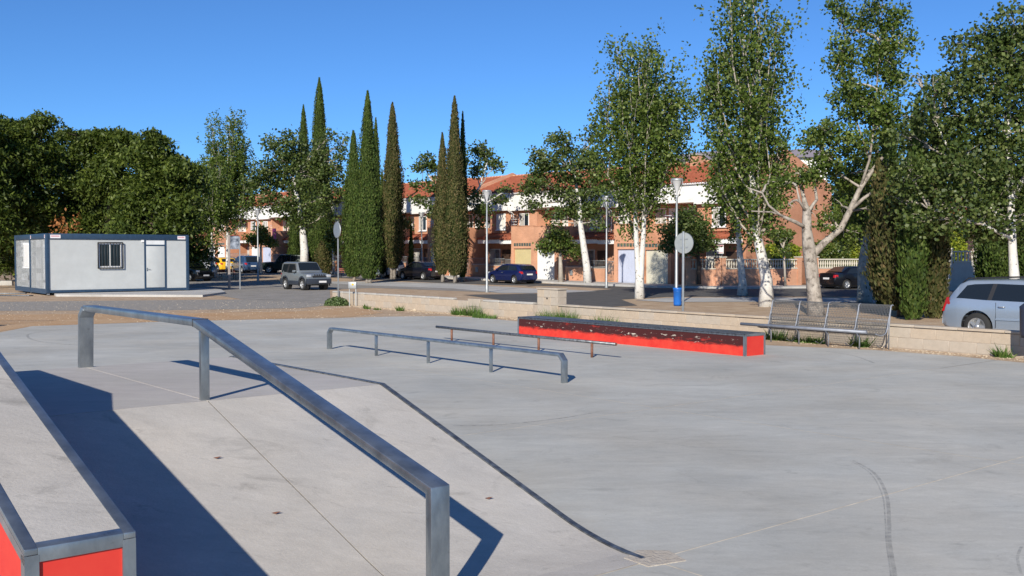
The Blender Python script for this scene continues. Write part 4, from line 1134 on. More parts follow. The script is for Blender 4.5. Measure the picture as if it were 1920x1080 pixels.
dg = gpts[3] - gpts[2]; e = empty('garden_gate', (gpts[2].x, gpts[2].y, g(0, gpts[2].y)), math.atan2(dg.y, dg.x)); tag(e, 'narrow dark iron gate between two lengths of balustraded wall', 'gate')
q = MB()
for k in range(8): q.tube([(.06 + k * .11, 0, .05), (.06 + k * .11, 0, 1.75)], .014, 4)
for z in (.15, 1.65): q.tube([(0, 0, z), (.9, 0, z)], .018, 4)
q.build('bars', M_BLACK, e)
r0 = P(1772, 545); r1 = P(1838, 545); r0.z = r1.z = 0
baluster_wall(r0, r1, 'rendered garden wall with balusters seen past the silver estate car', m=M_ROUGHC, hh=1.55)
e = empty('garden_house', PD(1800, 478, 88) - Vector((0, 0, H)), -.35); tag(e, 'pale pink house half hidden in leaves at the right', 'house')
q = MB(); q.box(-5, 5, 0, 7, 0, 5.5); q.build('wall', mat('pink_render', (.52, .36, .28), .85, var=.06), e)
q = MB(); q.prism([(-5.5, 5.4), (0, 7.4), (5.5, 5.4)], lambda u_, v_, t: (u_, t, v_), -.5, 7.5); q.build('roof', M_TILE, e)
for x in (-3, -1, 1.4):
    q = MB(); q.box(x, x + .9, -.05, -.001, 2.6, 4.1); w = q.build('window', M_WPAINT, e); q = MB(); q.box(x + .08, x + .82, -.07, -.051, 2.7, 4.0); q.build('pane', M_GLASS, w)

# ------------------------------------------------------------------ cars
def paint(name, c, metal=0.5):
    return mat(name, c, 0.32, metal=metal, coat=0.6, spec=0.5)
WH = {}
def wheel_mesh(r, w, rim_style):
    key = (r, w, rim_style)
    if key in WH: return WH[key]
    q = MB(); q.lathe([(r * .64, -w / 2), (r * .93, -w / 2), (r, -w * .36), (r, w * .36), (r * .93, w / 2), (r * .64, w / 2), (r * .62, 0)], 24, axis='y')
    o = q.build('tyre', M_TYRE); t = o.data; bpy.data.objects.remove(o)
    q = MB(); q.lathe([(r * .66, -w / 2 + .01), (r * .60, -w / 2 + .0), (r * .56, -w / 2 + .05), (r * .50, 0), (0, 0)], 24, axis='y')
    q.lathe([(r * .66, w / 2 - .01), (r * .60, w / 2 - .0), (r * .56, w / 2 - .05), (r * .50, 0)], 24, axis='y')
    n_ = 5
    for sg in (-1, 1):
        for k in range(n_):
            a = 2 * math.pi * k / n_; c, s_ = math.cos(a), math.sin(a); y0 = sg * (w / 2 - .012); y1 = sg * (w / 2 - .05)
            hw0, hw1 = r * .13, r * .09
            pts = [(c * .05 - s_ * hw0, s_ * .05 + c * hw0), (c * r * .6 - s_ * hw1, s_ * r * .6 + c * hw1), (c * r * .6 + s_ * hw1, s_ * r * .6 - c * hw1), (c * .05 + s_ * hw0, s_ * .05 - c * hw0)]
            q.prism(pts, lambda u_, v_, t_: (u_, t_, v_), y0, y1)
        q.lathe([(0, sg * (w / 2 - .005)), (.055, sg * (w / 2 - .005)), (.06, sg * (w / 2 - .04))], 10, axis='y')
    o = q.build('rim', M_RIM); rm = o.data; bpy.data.objects.remove(o)
    q = MB(); q.lathe([(r * .5, -.02), (r * .5, .02), (0, .02)], 16, axis='y'); 
    WH[key] = (t, rm); return WH[key]

def car(label, x, y, head, L, W, Hh, body, top, belt, glass, ws, rs, wf, wr, wrad=.31, zb=.20, rear=True, rails=False, group=None, cat='car', name='parked_car',
        clad=None, estate=False, z=None, plate_w=.5, grille=None, tum=.17, box=0.0, lampz=None, handles=()):
    """top: (x, z) outline over the whole car, rear bumper to front; glass: side windows as lists of (x, z)"""
    e = empty(name, (x, y, (g(x, y) if z is None else z)), head); tag(e, label, cat, group)
    hw = W / 2
    tx = [p[0] for p in top]; tz = [p[1] for p in top]
    def zt_(xx): return float(np.interp(xx, tx, tz))
    def wx(xx):
        f = abs(xx) / (L / 2); return hw * (1 - (.16 - box * .1) * max(0, (f - .72) / .28) ** 2.2 if f > .72 else 1)
    def wz(zz, xx):
        w = wx(xx)
        return w * (1 - tum * max(0, zz - belt) / (Hh - belt)) if zz > belt else w
    st = sorted(set([round(a, 3) for a in list(np.linspace(-L / 2, L / 2, 33)) + tx]))
    vs_, fs = [], []
    for xx in st:
        zt1 = zt_(xx); f = abs(xx) / (L / 2); zb1 = zb + (.10 * max(0, (f - .86) / .14) if f > .86 else 0)
        zs = min(belt, zt1 - .05)
        w = wx(xx)
        half = [(0, zb1), (w * .86, zb1), (w * .955, zb1 + .06), (w * .985, zb1 + .4 * (zs - zb1)), (w, zb1 + .68 * (zs - zb1)), (w * .975 if zt1 <= belt + .06 else w * .985, zs)]
        ze = zt1 - .05; half.append((min(wz(max(ze, zs), xx), w * .975) - .012, max(ze, zs + .004)))
        half.append((half[-1][0] - .045, zt1 - .012)); half.append((half[-1][0] - .16, zt1 + .006)); half.append((0, zt1 + .022))
        ring = half + [(-a, b) for a, b in reversed(half[1:-1])]
        vs_ += [(xx, a, b) for a, b in ring]
    nr = len(ring)
    for i in range(len(st) - 1):
        for k in range(nr):
            k2 = (k + 1) % nr; fs.append((i * nr + k, i * nr + k2, (i + 1) * nr + k2, (i + 1) * nr + k))
    fs.append(tuple(range(nr))); fs.append(tuple(reversed(range((len(st) - 1) * nr, len(st) * nr))))
    q = MB(); q.add(vs_, fs, True); b = q.build('body', body, e)
    # wheel arches cut out of the body
    cut = MB()
    for wx_ in (wf, wr):
        for sg in (-1, 1):
            ya, yb = sorted((sg * (hw - .27), sg * (hw + .1)))
            cut.prism([(wx_ + (wrad + .055) * math.cos(a), wrad + .01 + (wrad + .055) * math.sin(a)) for a in [2 * math.pi * k / 22 for k in range(22)]], lambda u_, v_, t: (u_, t, v_), ya, yb)
    co = cut.build('cutter', M_BLACK)
    md = b.modifiers.new('arch', 'BOOLEAN'); md.object = co; md.operation = 'DIFFERENCE'; md.solver = 'EXACT'
    e_loc, e_rot = e.location.copy(), e.rotation_euler.copy(); e.location = (0, 0, 0); e.rotation_euler = (0, 0, 0)
    bpy.context.view_layer.update()
    dg_ = bpy.context.evaluated_depsgraph_get(); nm = bpy.data.meshes.new_from_object(b.evaluated_get(dg_))
    b.modifiers.clear(); b.data = nm; bpy.data.objects.remove(co)
    e.location, e.rotation_euler = e_loc, e_rot
    while len(nm.materials) > 1: nm.materials.pop()
    nm.materials[0] = body
    try: nm.set_sharp_from_angle(angle=math.radians(38))
    except Exception: pass
    q = MB()    # dark wheel wells
    for wx_ in (wf, wr):
        for sg in (-1, 1): q.lathe([(wrad + .054, sg * (hw - .30)), (wrad + .054, sg * (hw - .045))], 20, (wx_, 0, wrad + .01), 'y'); q.lathe([(0, sg * (hw - .29)), (wrad + .054, sg * (hw - .29))], 20, (wx_, 0, wrad + .01), 'y')
    q.box(-L / 2 + .25, L / 2 - .25, -hw * .8, hw * .8, zb - .05, zb + .02)
    q.build('underbody', M_BLACK, e)
    tm, rm = wheel_mesh(wrad, .2, 5)
    for wx_ in (wf, wr):
        for sg in (-1, 1):
            t_ = share('wheel', tm, e, (wx_, sg * (hw - .115), wrad)); share('rim', rm, t_, (0, 0, 0))
    # side glass
    for sg in (-1, 1):
        for gl in glass:
            q = MB(); vv = [(a, sg * (min(wz(c, a), wx(a) * .985) + .004), c) for a, c in gl]
            vi = [(a, sg * (min(wz(c, a), wx(a) * .985) - .03), c) for a, c in gl]
            n_ = len(gl); q.add(vv + vi, [tuple(range(n_))] + [(k, (k + 1) % n_, n_ + (k + 1) % n_, n_ + k) for k in range(n_)]); q.build('side_window', M_CARGLASS, e)
    for sg in (-1, 1):
        for g0, g1 in zip(glass[:-1], glass[1:]):
            q = MB(); pl = [g0[-1], g1[0], g1[1], g0[-2]]
            q.add([(a, sg * (min(wz(c, a), wx(a) * .985) + .003), c) for a, c in pl], [(0, 1, 2, 3)]); q.build('pillar', M_BLACK, e)
    def scr(p0, p1, nm_, inset=.09):
        (xa, za), (xb, zb_) = p0, p1; d = Vector((xb - xa, zb_ - za)); nn = Vector((-d.y, d.x)).normalized()
        if nn.y < 0: nn = -nn
        o_ = nn * .022; q = MB(); N_ = 6; vs2 = []
        for xx, zz in ((xa, za), (xb, zb_)):
            ww = wz(zz, xx) - inset
            for k in range(N_ + 1):
                y_ = -ww + 2 * ww * k / N_; bulge = .02 * (1 - (y_ / ww) ** 2); vs2.append((xx + o_.x + nn.x * bulge, y_, zz + o_.y + nn.y * bulge))
        q.add(vs2, [(k, k + 1, N_ + 2 + k, N_ + 1 + k) for k in range(N_)], True); return q.build(nm_, M_CARGLASS, e)
    scr(ws[0], ws[1], 'windscreen'); scr(rs[0], rs[1], 'rear_window', .13)
    # bumpers, lamps, plates
    lz = lampz or (belt - .17)
    xr = -L / 2; xf = L / 2
    for sg in (-1, 1):
        q = MB(); zh = .34 if estate else .17; za = lz - zh * .3; zb2 = lz + zh * .7
        def tq(xx, zz, o_): return (xx, sg * (min(wz(zz, xx), wx(xx) * .985) + o_), zz)
        def tb(yy, zz):
            xx = float(np.interp(zz, [p_[1] for p_ in top[:4]], [p_[0] for p_ in top[:4]])); return (xx - .012, yy, zz)
        xw = .30 if estate else .22
        q.add([tq(xr + .05, za, .007), tq(xr + xw, za, .007), tq(xr + xw * (.62 if estate else 1), zb2, .007), tq(xr + (.13 if estate else .08), zb2, .007)], [(0, 1, 2, 3)])
        q.add([tb(sg * (hw * .86), za), tb(sg * (hw * .86 - .14), za), tb(sg * (hw * .84 - .12), zb2), tb(sg * (hw * .84), zb2)], [(0, 1, 2, 3)])
        q.add([tq(xr + .05, za, .007), tb(sg * (hw * .86), za), tb(sg * (hw * .84), zb2), tq(xr + (.13 if estate else .08), zb2, .007)], [(0, 1, 2, 3)])
        q.build('tail_lamp', M_REDL, e)
        q = MB(); q.box(xf - .16, xf + .006, sg * (hw * .80) - .15, sg * (hw * .80) + .13, belt - .26, belt - .10); q.build('headlight', M_HEADL, e, bevel=.03)
        q = MB(); mx_ = ws[1][0] if ws[1][1] < ws[0][1] else ws[0][0]; mx_ -= .35
        ya, yb = sorted((sg * (hw + .0), sg * (hw + .17))); q.box(mx_ - .06, mx_ + .07, ya, yb, belt + .02, belt + .15); q.build('mirror', body, e, bevel=.025)
        for hx in handles:
            q = MB(); q.tube([(hx - .08, sg * (hw + .004), belt - .12), (hx - .05, sg * (hw + .03), belt - .12), (hx + .05, sg * (hw + .03), belt - .12), (hx + .08, sg * (hw + .004), belt - .12)], .012, 5); q.build('handle', M_RIM, e)
            q = MB(); q.box(hx - .14, hx - .134, sg * (hw - .012), sg * (hw + .0015), zb + .12, belt - .02); q.build('door_seam', M_BLACK, e)
    q = MB(); q.box(xr - .018, xr + .02, -plate_w / 2, plate_w / 2, .62 if not estate else .5, .73 if not estate else .61); q.build('number_plate', M_PLATE, e)
    q = MB(); q.box(xf - .02, xf + .022, -plate_w / 2, plate_w / 2, .40, .51); q.build('number_plate', M_PLATE, e)
    q = MB(); q.box(xf - .06, xf + .010, -hw * .55, hw * .55, belt - .27, belt - .17); q.box(xf - .06, xf + .012, -hw * .7, hw * .7, zb + .10, zb + .2); q.build('grille', M_BLACK, e)
    q = MB(); xt0, xt1 = wr + wrad + .12, wf - wrad - .12; q.box(xt0, xt1, hw - .01, hw + .006, .50, .54); q.box(xt0, xt1, -hw - .006, -hw + .01, .50, .54); q.build('side_trim', M_BLACK if clad else body, e)
    if clad:
        q = MB()
        for sg in (-1, 1):
            ya, yb = sorted((sg * (hw - .02), sg * (hw + .012)))
            q.box(wr + wrad + .1, wf - wrad - .1, ya, yb, zb - .02, zb + .22)
            for wx_ in (wf, wr):
                pts = [(wx_ + rr_ * math.cos(a), wrad + .02 + rr_ * math.sin(a)) for rr_, aa in ((wrad + .15, np.linspace(-.25, math.pi + .25, 12)), (wrad + .05, np.linspace(math.pi + .25, -.25, 12))) for a in aa]
                n_ = len(pts)
                for k in range(11):
                    q.prism([pts[k], pts[k + 1], pts[n_ - 2 - k], pts[n_ - 1 - k]], lambda u_, v_, t: (u_, t, v_), ya, yb + (.02 if sg > 0 else 0) )
        q.box(xf - .22, xf + .05, -hw * .97, hw * .97, zb + .05, zb + .36); q.box(xr - .05, xr + .2, -hw * .97, hw * .97, zb + .05, zb + .34)
        q.build('cladding', clad, e, bevel=.02)
        q = MB(); q.box(xf + .051, xf + .062, -.05, .43, zb + .12, zb + .23); q.build('number_plate', M_PLATE, e)
    if grille:
        q = MB()
        for k in range(5): q.box(xf - .03, xf + .014, -.30 + k * .15 - .025, -.30 + k * .15 + .025, belt - .26, belt - .08)
        q.build('grille_slot', M_BLACK, e)
    if rails:
        for sg in (-1, 1):
            q = MB(); yy = sg * (hw * (1 - tum) - .08)
            q.tube([(-L * .40, yy, zt_(-L * .40) + .0), (-L * .37, yy, zt_(-L * .37) + .055), (-L * .1, yy, zt_(-L * .1) + .065), (L * .10, yy, zt_(L * .10) + .055), (L * .13, yy, zt_(L * .13))], .018, 6); q.build('roof_rail', M_BLACK, e)
    return e

def hatch(L, H_, bl):
    h = L / 2
    top = [(-h, .55), (-h + .03, .78), (-h + .10, bl + .02), (-h + .42, H_ - .14), (-h + .75, H_ - .03), (-.2, H_), (.25, H_ - .03), (.98, bl + .06), (1.2, bl), (h - .35, bl - .12), (h - .05, bl - .26), (h, .5)]
    gl = [[(-h + .42, bl + .03), (-h + .62, H_ - .17), (-.62, H_ - .10), (-.62, bl + .03)], [(-.55, bl + .03), (-.55, H_ - .10), (.12, H_ - .12), (.80, bl + .03)]]
    return top, gl, ((.25 + .06, H_ - .08), (.93, bl + .10)), ((-h + .12, bl + .06), (-h + .40, H_ - .17))
def sedan(L, H_, bl):
    h = L / 2
    top = [(-h, .6), (-h + .03, .88), (-h + .12, bl + .05), (-h + .62, bl + .07), (-h + 1.25, H_ - .05), (-.3, H_), (.25, H_ - .03), (1.0, bl + .06), (1.2, bl), (h - .35, bl - .12), (h - .05, bl - .26), (h, .5)]
    gl = [[(-h + .85, bl + .04), (-h + 1.25, H_ - .13), (-.45, H_ - .09), (-.45, bl + .03)], [(-.38, bl + .03), (-.38, H_ - .09), (.15, H_ - .12), (.82, bl + .03)]]
    return top, gl, ((.3, H_ - .08), (.95, bl + .10)), ((-h + .68, bl + .11), (-h + 1.2, H_ - .09))
def estate_(L, H_, bl):
    h = L / 2
    top = [(-h, .5), (-h + .02, .74), (-h + .10, bl - .02), (-h + .42, H_ - .10), (-h + .6, H_ - .02), (-.5, H_ + .01), (.15, H_ - .03), (.45, H_ - .11), (1.12, bl + .06), (1.3, bl - .02), (h - .4, bl - .16), (h - .08, bl - .3), (h, .5)]
    gl = [[(-h + .40, bl + .06), (-h + .62, H_ - .14), (-h + .80, H_ - .11), (-.98, H_ - .09), (-1.06, bl + .03)], [(-.96, bl + .03), (-.88, H_ - .09), (.06, H_ - .11), (.06, bl + .01)], [(.26, bl + .0), (.26, H_ - .13), (.45, H_ - .19), (1.0, bl + .0)]]
    return top, gl, ((.50, H_ - .15), (1.08, bl + .10)), ((-h + .12, bl + .04), (-h + .40, H_ - .14))

rh = math.atan2(U.y, U.x)
P_SIL = paint('silver_blue_paint', (.36, .43, .52)); P_NAVY = paint('navy_paint', (.008, .016, .085), .3); P_DARK = paint('near_black_paint', (.006, .007, .014), .2)
P_BEIGE = paint('pale_champagne_paint', (.27, .30, .32)); P_BLUE = paint('mid_blue_paint', (.05, .10, .20)); P_YEL = paint('yellow_paint', (.72, .42, .01), .0)
P_SILV = paint('silver_paint', (.42, .45, .50)); P_GREEN = paint('dark_green_paint', (.008, .022, .018), .2); P_BLK = paint('black_paint', (.004, .004, .006), .1)
M_CLAD = mat('grey_cladding', (.028, .035, .05), .5)
# silver estate behind the wall at the right
a_ = math.atan2(-.773, .635)
t, gl, w_, r_ = estate_(4.42, 1.43, .93)
rear = Vector((11.0, 25.0, 0)); c_ = rear + Vector((math.cos(a_), math.sin(a_), 0)) * 2.21
car('large silver estate car parked behind the low wall at the right edge', c_.x, c_.y, a_, 4.42, 1.76, 1.43, P_SIL, t, .93, gl, w_, r_, 1.40, -1.31, wrad=.325, estate=True, rails=True, z=.09, handles=(-.72, .38), tum=.2)
# pale off-road car
L_, H_, bl = 3.65, 1.68, 1.04; h = L_ / 2
t = [(-h, .6), (-h + .03, 1.0), (-h + .10, H_ - .10), (-h + .3, H_ - .01), (0, H_), (.22, H_ - .03), (.62, bl + .10), (.70, bl + .03), (h - .25, bl - .05), (h - .04, bl - .14), (h, .55)]
gl = [[(-h + .22, bl + .02), (-h + .34, H_ - .14), (-.75, H_ - .12), (-.95, bl + .02)], [(-.72, bl - .02), (-.58, H_ - .12), (.10, H_ - .13), (.42, bl - .02)]]
sv = P(567, 544); car('small pale off-road car with black grille slots, facing the camera left of the cypresses', sv.x, sv.y + .9, math.radians(-52), L_, 1.6, H_, P_BEIGE, t, bl, gl, ((.26, H_ - .07), (.60, bl + .14)), ((-h + .05, bl + .1), (-h + .12, H_ - .16)), 1.12, -1.13, wrad=.345, zb=.34, clad=M_CLAD, grille=True, tum=.14, box=1, handles=())
# navy hatchback
t, gl, w_, r_ = hatch(4.05, 1.42, .93); c_ = P(960, 531.5)
car('dark blue hatchback parked on the sand in front of the tan garage door', c_.x, c_.y + .3, rh + math.radians(-3), 4.05, 1.7, 1.42, P_NAVY, t, .93, gl, w_, r_, 1.25, -1.25, wrad=.30, group='cars parked by the houses', handles=(.1,))
t, gl, w_, r_ = sedan(4.3, 1.42, .95); c_ = P(789, 524)
car('nearly black saloon car behind the cypresses in front of the houses', c_.x, c_.y, rh + math.radians(2), 4.3, 1.7, 1.42, P_DARK, t, .95, gl, w_, r_, 1.3, -1.3, wrad=.30, group='cars parked by the houses')
t, gl, w_, r_ = hatch(4.1, 1.62, 1.0); c_ = P(720, 519.5)
car('light blue car mostly hidden behind the greenest cypress pair', c_.x, c_.y, rh, 4.1, 1.75, 1.62, P_SIL, t, 1.0, gl, w_, r_, 1.3, -1.3, group='cars parked by the houses')
t, gl, w_, r_ = sedan(4.4, 1.42, .95); c_ = P(1600, 541)
car('black saloon car parked at the kerb right of the balustraded gate', c_.x, c_.y, math.radians(25), 4.4, 1.72, 1.42, P_BLK, t, .95, gl, w_, r_, 1.3, -1.3, wrad=.31, z=-.02)
t, gl, w_, r_ = estate_(4.4, 1.66, 1.02); c_ = P(461, 508.5, 0)
car('mid blue family car, tallest in the row at the left', c_.x, c_.y, rh + math.radians(-8), 4.4, 1.75, 1.66, P_BLUE, t, 1.02, gl, w_, r_, 1.35, -1.35, group='cars parked by the houses')
t, gl, w_, r_ = hatch(4.1, 1.45, .95); c_ = P(417, 506)
car('bright yellow hatchback in the row of parked cars at the left', c_.x, c_.y, rh + math.radians(-8), 4.1, 1.72, 1.45, P_YEL, t, .95, gl, w_, r_, 1.28, -1.28, group='cars parked by the houses')
t, gl, w_, r_ = hatch(4.1, 1.45, .95); c_ = P(437, 506.5)
car('dark grey car squeezed between the yellow and the mid blue car', c_.x - 1.2, c_.y + 1.2, rh + math.radians(-8), 4.1, 1.72, 1.45, P_DARK, t, .95, gl, w_, r_, 1.28, -1.28, group='cars parked by the houses')
t, gl, w_, r_ = estate_(4.3, 1.58, .98); c_ = P(382, 506)
car('silver grey car at the left end of the row beside the yellow one', c_.x, c_.y, rh + math.radians(-10), 4.3, 1.72, 1.58, P_SILV, t, .98, gl, w_, r_, 1.3, -1.3, group='cars parked by the houses')
t, gl, w_, r_ = estate_(4.6, 1.9, 1.1); c_ = P(352, 503)
car('pale van roof showing above the black car beside the cabin', c_.x, c_.y, rh, 4.6, 1.85, 1.9, P_SILV, t, 1.1, gl, w_, r_, 1.3, -1.3, cat='van', name='parked_van', group='cars parked by the houses')
c_ = P(351, 527); t, gl, w_, r_ = sedan(4.4, 1.42, .95)
car('black saloon car whose nose sticks out behind the site cabin', c_.x, c_.y + .5, math.radians(-38), 4.4, 1.72, 1.42, P_BLK, t, .95, gl, w_, r_, 1.3, -1.3)
L_, H_, bl = 4.3, 1.78, 1.08; h = L_ / 2
t = [(-h, .6), (-h + .03, 1.0), (-h + .10, H_ - .10), (-h + .3, H_ - .01), (0, H_), (.22, H_ - .03), (.66, bl + .10), (.80, bl + .03), (h - .25, bl - .03), (h - .04, bl - .14), (h, .55)]
gl = [[(-h + .22, bl + .02), (-h + .30, H_ - .14), (-.85, H_ - .12), (-.85, bl + .02)], [(-.75, bl), (-.75, H_ - .12), (.10, H_ - .13), (.45, bl)]]
c_ = P(528, 510); car('dark green off-road car nose left behind the small pale one', c_.x + .3, c_.y, math.radians(176), L_, 1.75, H_, P_GREEN, t, bl, gl, ((.26, H_ - .07), (.64, bl + .14)), ((-h + .05, bl + .1), (-h + .12, H_ - .16)), 1.3, -1.3, wrad=.36, zb=.34, tum=.12, box=1, group='cars parked by the houses')
t, gl, w_, r_ = hatch(4.1, 1.45, .95); c_ = P(12, 512)
car('white car glimpsed through the chain link fence left of the cabin', c_.x, c_.y + 2, math.radians(190), 4.1, 1.7, 1.45, paint('white_car_paint', (.7, .7, .7), 0), t, .95, gl, w_, r_, 1.28, -1.28)

# ------------------------------------------------------------------ foliage
def leaf_quads(c, size, rng, up=0.3, aspect=1.0, droop=0.0, n_dir=None):
    """c: (N,3) leaf centres -> (4N,3) corners of randomly turned diamond leaves"""
    n = len(c)
    nrm = rng.normal(size=(n, 3)); nrm[:, 2] += up
    if n_dir is not None: nrm += n_dir
    nrm /= np.linalg.norm(nrm, axis=1, keepdims=True)
    t = rng.normal(size=(n, 3)); t[:, 2] -= droop
    t -= nrm * np.sum(t * nrm, axis=1, keepdims=True); t /= np.linalg.norm(t, axis=1, keepdims=True) + 1e-9
    b = np.cross(nrm, t)
    s_ = size * rng.uniform(0.65, 1.25, size=(n, 1))
    L_ = t * s_ * .5 * aspect; Wd = b * s_ * .5
    out = np.empty((n, 4, 3)); out[:, 0] = c - L_; out[:, 1] = c + Wd * .9 - L_ * .15; out[:, 2] = c + L_; out[:, 3] = c - Wd * .9 - L_ * .15
    return out.reshape(-1, 3)

def limb_path(p0, p1, sag=0.0, wob=.06, n=6, rng=random):
    p0, p1 = Vector(p0), Vector(p1); d = (p1 - p0); out = []
    for k in range(n + 1):
        t = k / n; p = p0.lerp(p1, t)
        if 0 < k: p += Vector((rng.uniform(-1, 1), rng.uniform(-1, 1), rng.uniform(-.4, .4))) * wob * d.length * (0.5 if k == n else 1) * .5
        p.z += sag * math.sin(math.pi * t)
        out.append(p)
    return out

def along(path, t):
    x = t * (len(path) - 1); i = min(int(x), len(path) - 2); return path[i].lerp(path[i + 1], x - i)

def poplar(px, py, label, Ht, env, leaf_n, bark=None, trunk_r=.17, base_h=.22, n_limbs=14, leaf=.14, seed=1, lean=(0, 0), fork=1, lm=None, dens=1.0, base=None, tops=None, gap=.32, group='poplars behind the low wall'):
    """upright tree: steep limbs around a trunk inside an envelope of (height fraction, radius)"""
    b = P(px, py) if base is None else Vector(base)
    e = empty('poplar_tree', b); tag(e, label, 'tree', group)
    rg = random.Random(seed); rn = np.random.default_rng(seed)
    eh = [a for a, _ in env]; er = [r for _, r in env]
    def R(h): return float(np.interp(h / Ht, eh, er))
    tr = MB(); paths = []
    for k in range(fork):
        ox = (k - (fork - 1) / 2) * .22
        pth = [Vector((ox * .35, 0, -.1)), Vector((ox * .5, .02, Ht * .08)), Vector((ox * 1.5 + lean[0] * .5, lean[1] * .5, Ht * base_h)), Vector((ox * 3 + lean[0], lean[1] + rg.uniform(-.1, .1), Ht * .5)), Vector((ox * 4 + lean[0] * 1.2 + rg.uniform(-.2, .2), lean[1], Ht * .78)), Vector((ox * 4 + lean[0] * 1.3, lean[1], Ht * .91))]
        r0 = trunk_r / (1 if fork == 1 else 1.25)
        tr.tube(pth, [r0 * 1.5, r0 * 1.0, r0 * .78, r0 * .30, r0 * .15, .012], 8); paths.append(pth)
    tr.build('trunk', bark or M_BARKW, e)
    br = MB(); limbs = []
    for k in range(n_limbs):
        pth = paths[k % fork]; h0 = Ht * rg.uniform(base_h * .8, .62); s0 = along(pth, np.interp(h0 / Ht, [0, .08, base_h, .5, .78, 1], [0, .2, .4, .6, .8, 1]))
        az = 2 * math.pi * (k * .382 + rg.uniform(-.06, .06)); h1 = min(h0 + Ht * rg.uniform(.28, .5), Ht * (1.0 if tops is None else tops[k % len(tops)]))
        hm = h0 + (h1 - h0) * .45; rm_ = R(hm) * rg.uniform(.5, .85); r1_ = R(h1) * rg.uniform(.6, 1.0)
        ax_ = Vector((math.cos(az), math.sin(az), 0)); cl = Vector((lean[0], lean[1], 0))
        q = [s0, s0.lerp(Vector((0, 0, 0)) + cl + ax_ * rm_ + Vector((0, 0, hm)), .5) + Vector((0, 0, -.05 * (h1 - h0))), cl + ax_ * rm_ + Vector((0, 0, hm)), cl * 1.15 + ax_ * ((rm_ + r1_) / 2) + Vector((rg.uniform(-.15, .15), rg.uniform(-.15, .15), (hm + h1) / 2)), cl * 1.2 + ax_ * r1_ + Vector((0, 0, h1))]
        br.tube(q, [trunk_r * .30, trunk_r * .20, trunk_r * .14, .022, .008], 5, caps=False); limbs.append(q)
        for _ in range(4):
            t0 = rg.uniform(.25, .9); p0 = along(q, t0); hh = p0.z + rg.uniform(.5, 1.6); a2 = az + rg.uniform(-1.4, 1.4)
            p1 = Vector((p0.x + math.cos(a2) * rg.uniform(.2, .7), p0.y + math.sin(a2) * rg.uniform(.2, .7), hh))
            rr_ = math.hypot(p1.x - lean[0], p1.y - lean[1]); lim = R(min(hh, Ht)) + .15
            if rr_ > lim: p1.x = lean[0] + (p1.x - lean[0]) * lim / rr_; p1.y = lean[1] + (p1.y - lean[1]) * lim / rr_
            tw = [p0, p0.lerp(p1, .5) + Vector((0, 0, -.08)), p1]; br.tube(tw, [.018, .012, .006], 4, caps=False); limbs.append(tw)
    for pth in paths: limbs.append(pth[3:])
    tag(br.build('branches', M_BARKT, e), kind='stuff')
    # leaf sprays: clusters of leaves around short upright shoots
    cl_n = leaf_n // 16; cents = []
    wts = [max(.3, sum((l[i + 1] - l[i]).length for i in range(len(l) - 1))) for l in limbs]
    for _ in range(cl_n):
        l = rg.choices(limbs, wts)[0]; p = along(l, rg.uniform(.12, 1.0))
        if p.z > Ht * .62 and rg.random() < .45 * (p.z / Ht - .5): continue
        sp = .20 + .16 * R(min(p.z, Ht * .99)); cents.append((p.x + rg.gauss(0, sp), p.y + rg.gauss(0, sp), p.z + rg.gauss(0, .25)))
    cents = np.array(cents)
    sh = rn.normal(size=(len(cents), 16, 3)) * np.array([.13, .13, .24])
    c = (cents[:, None, :] + sh).reshape(-1, 3)
    c = c[c[:, 2] > Ht * base_h * .78]
    q = quads_obj('crown', leaf_quads(c, leaf, rn, .15), lm or M_L_POP, e)
    return e

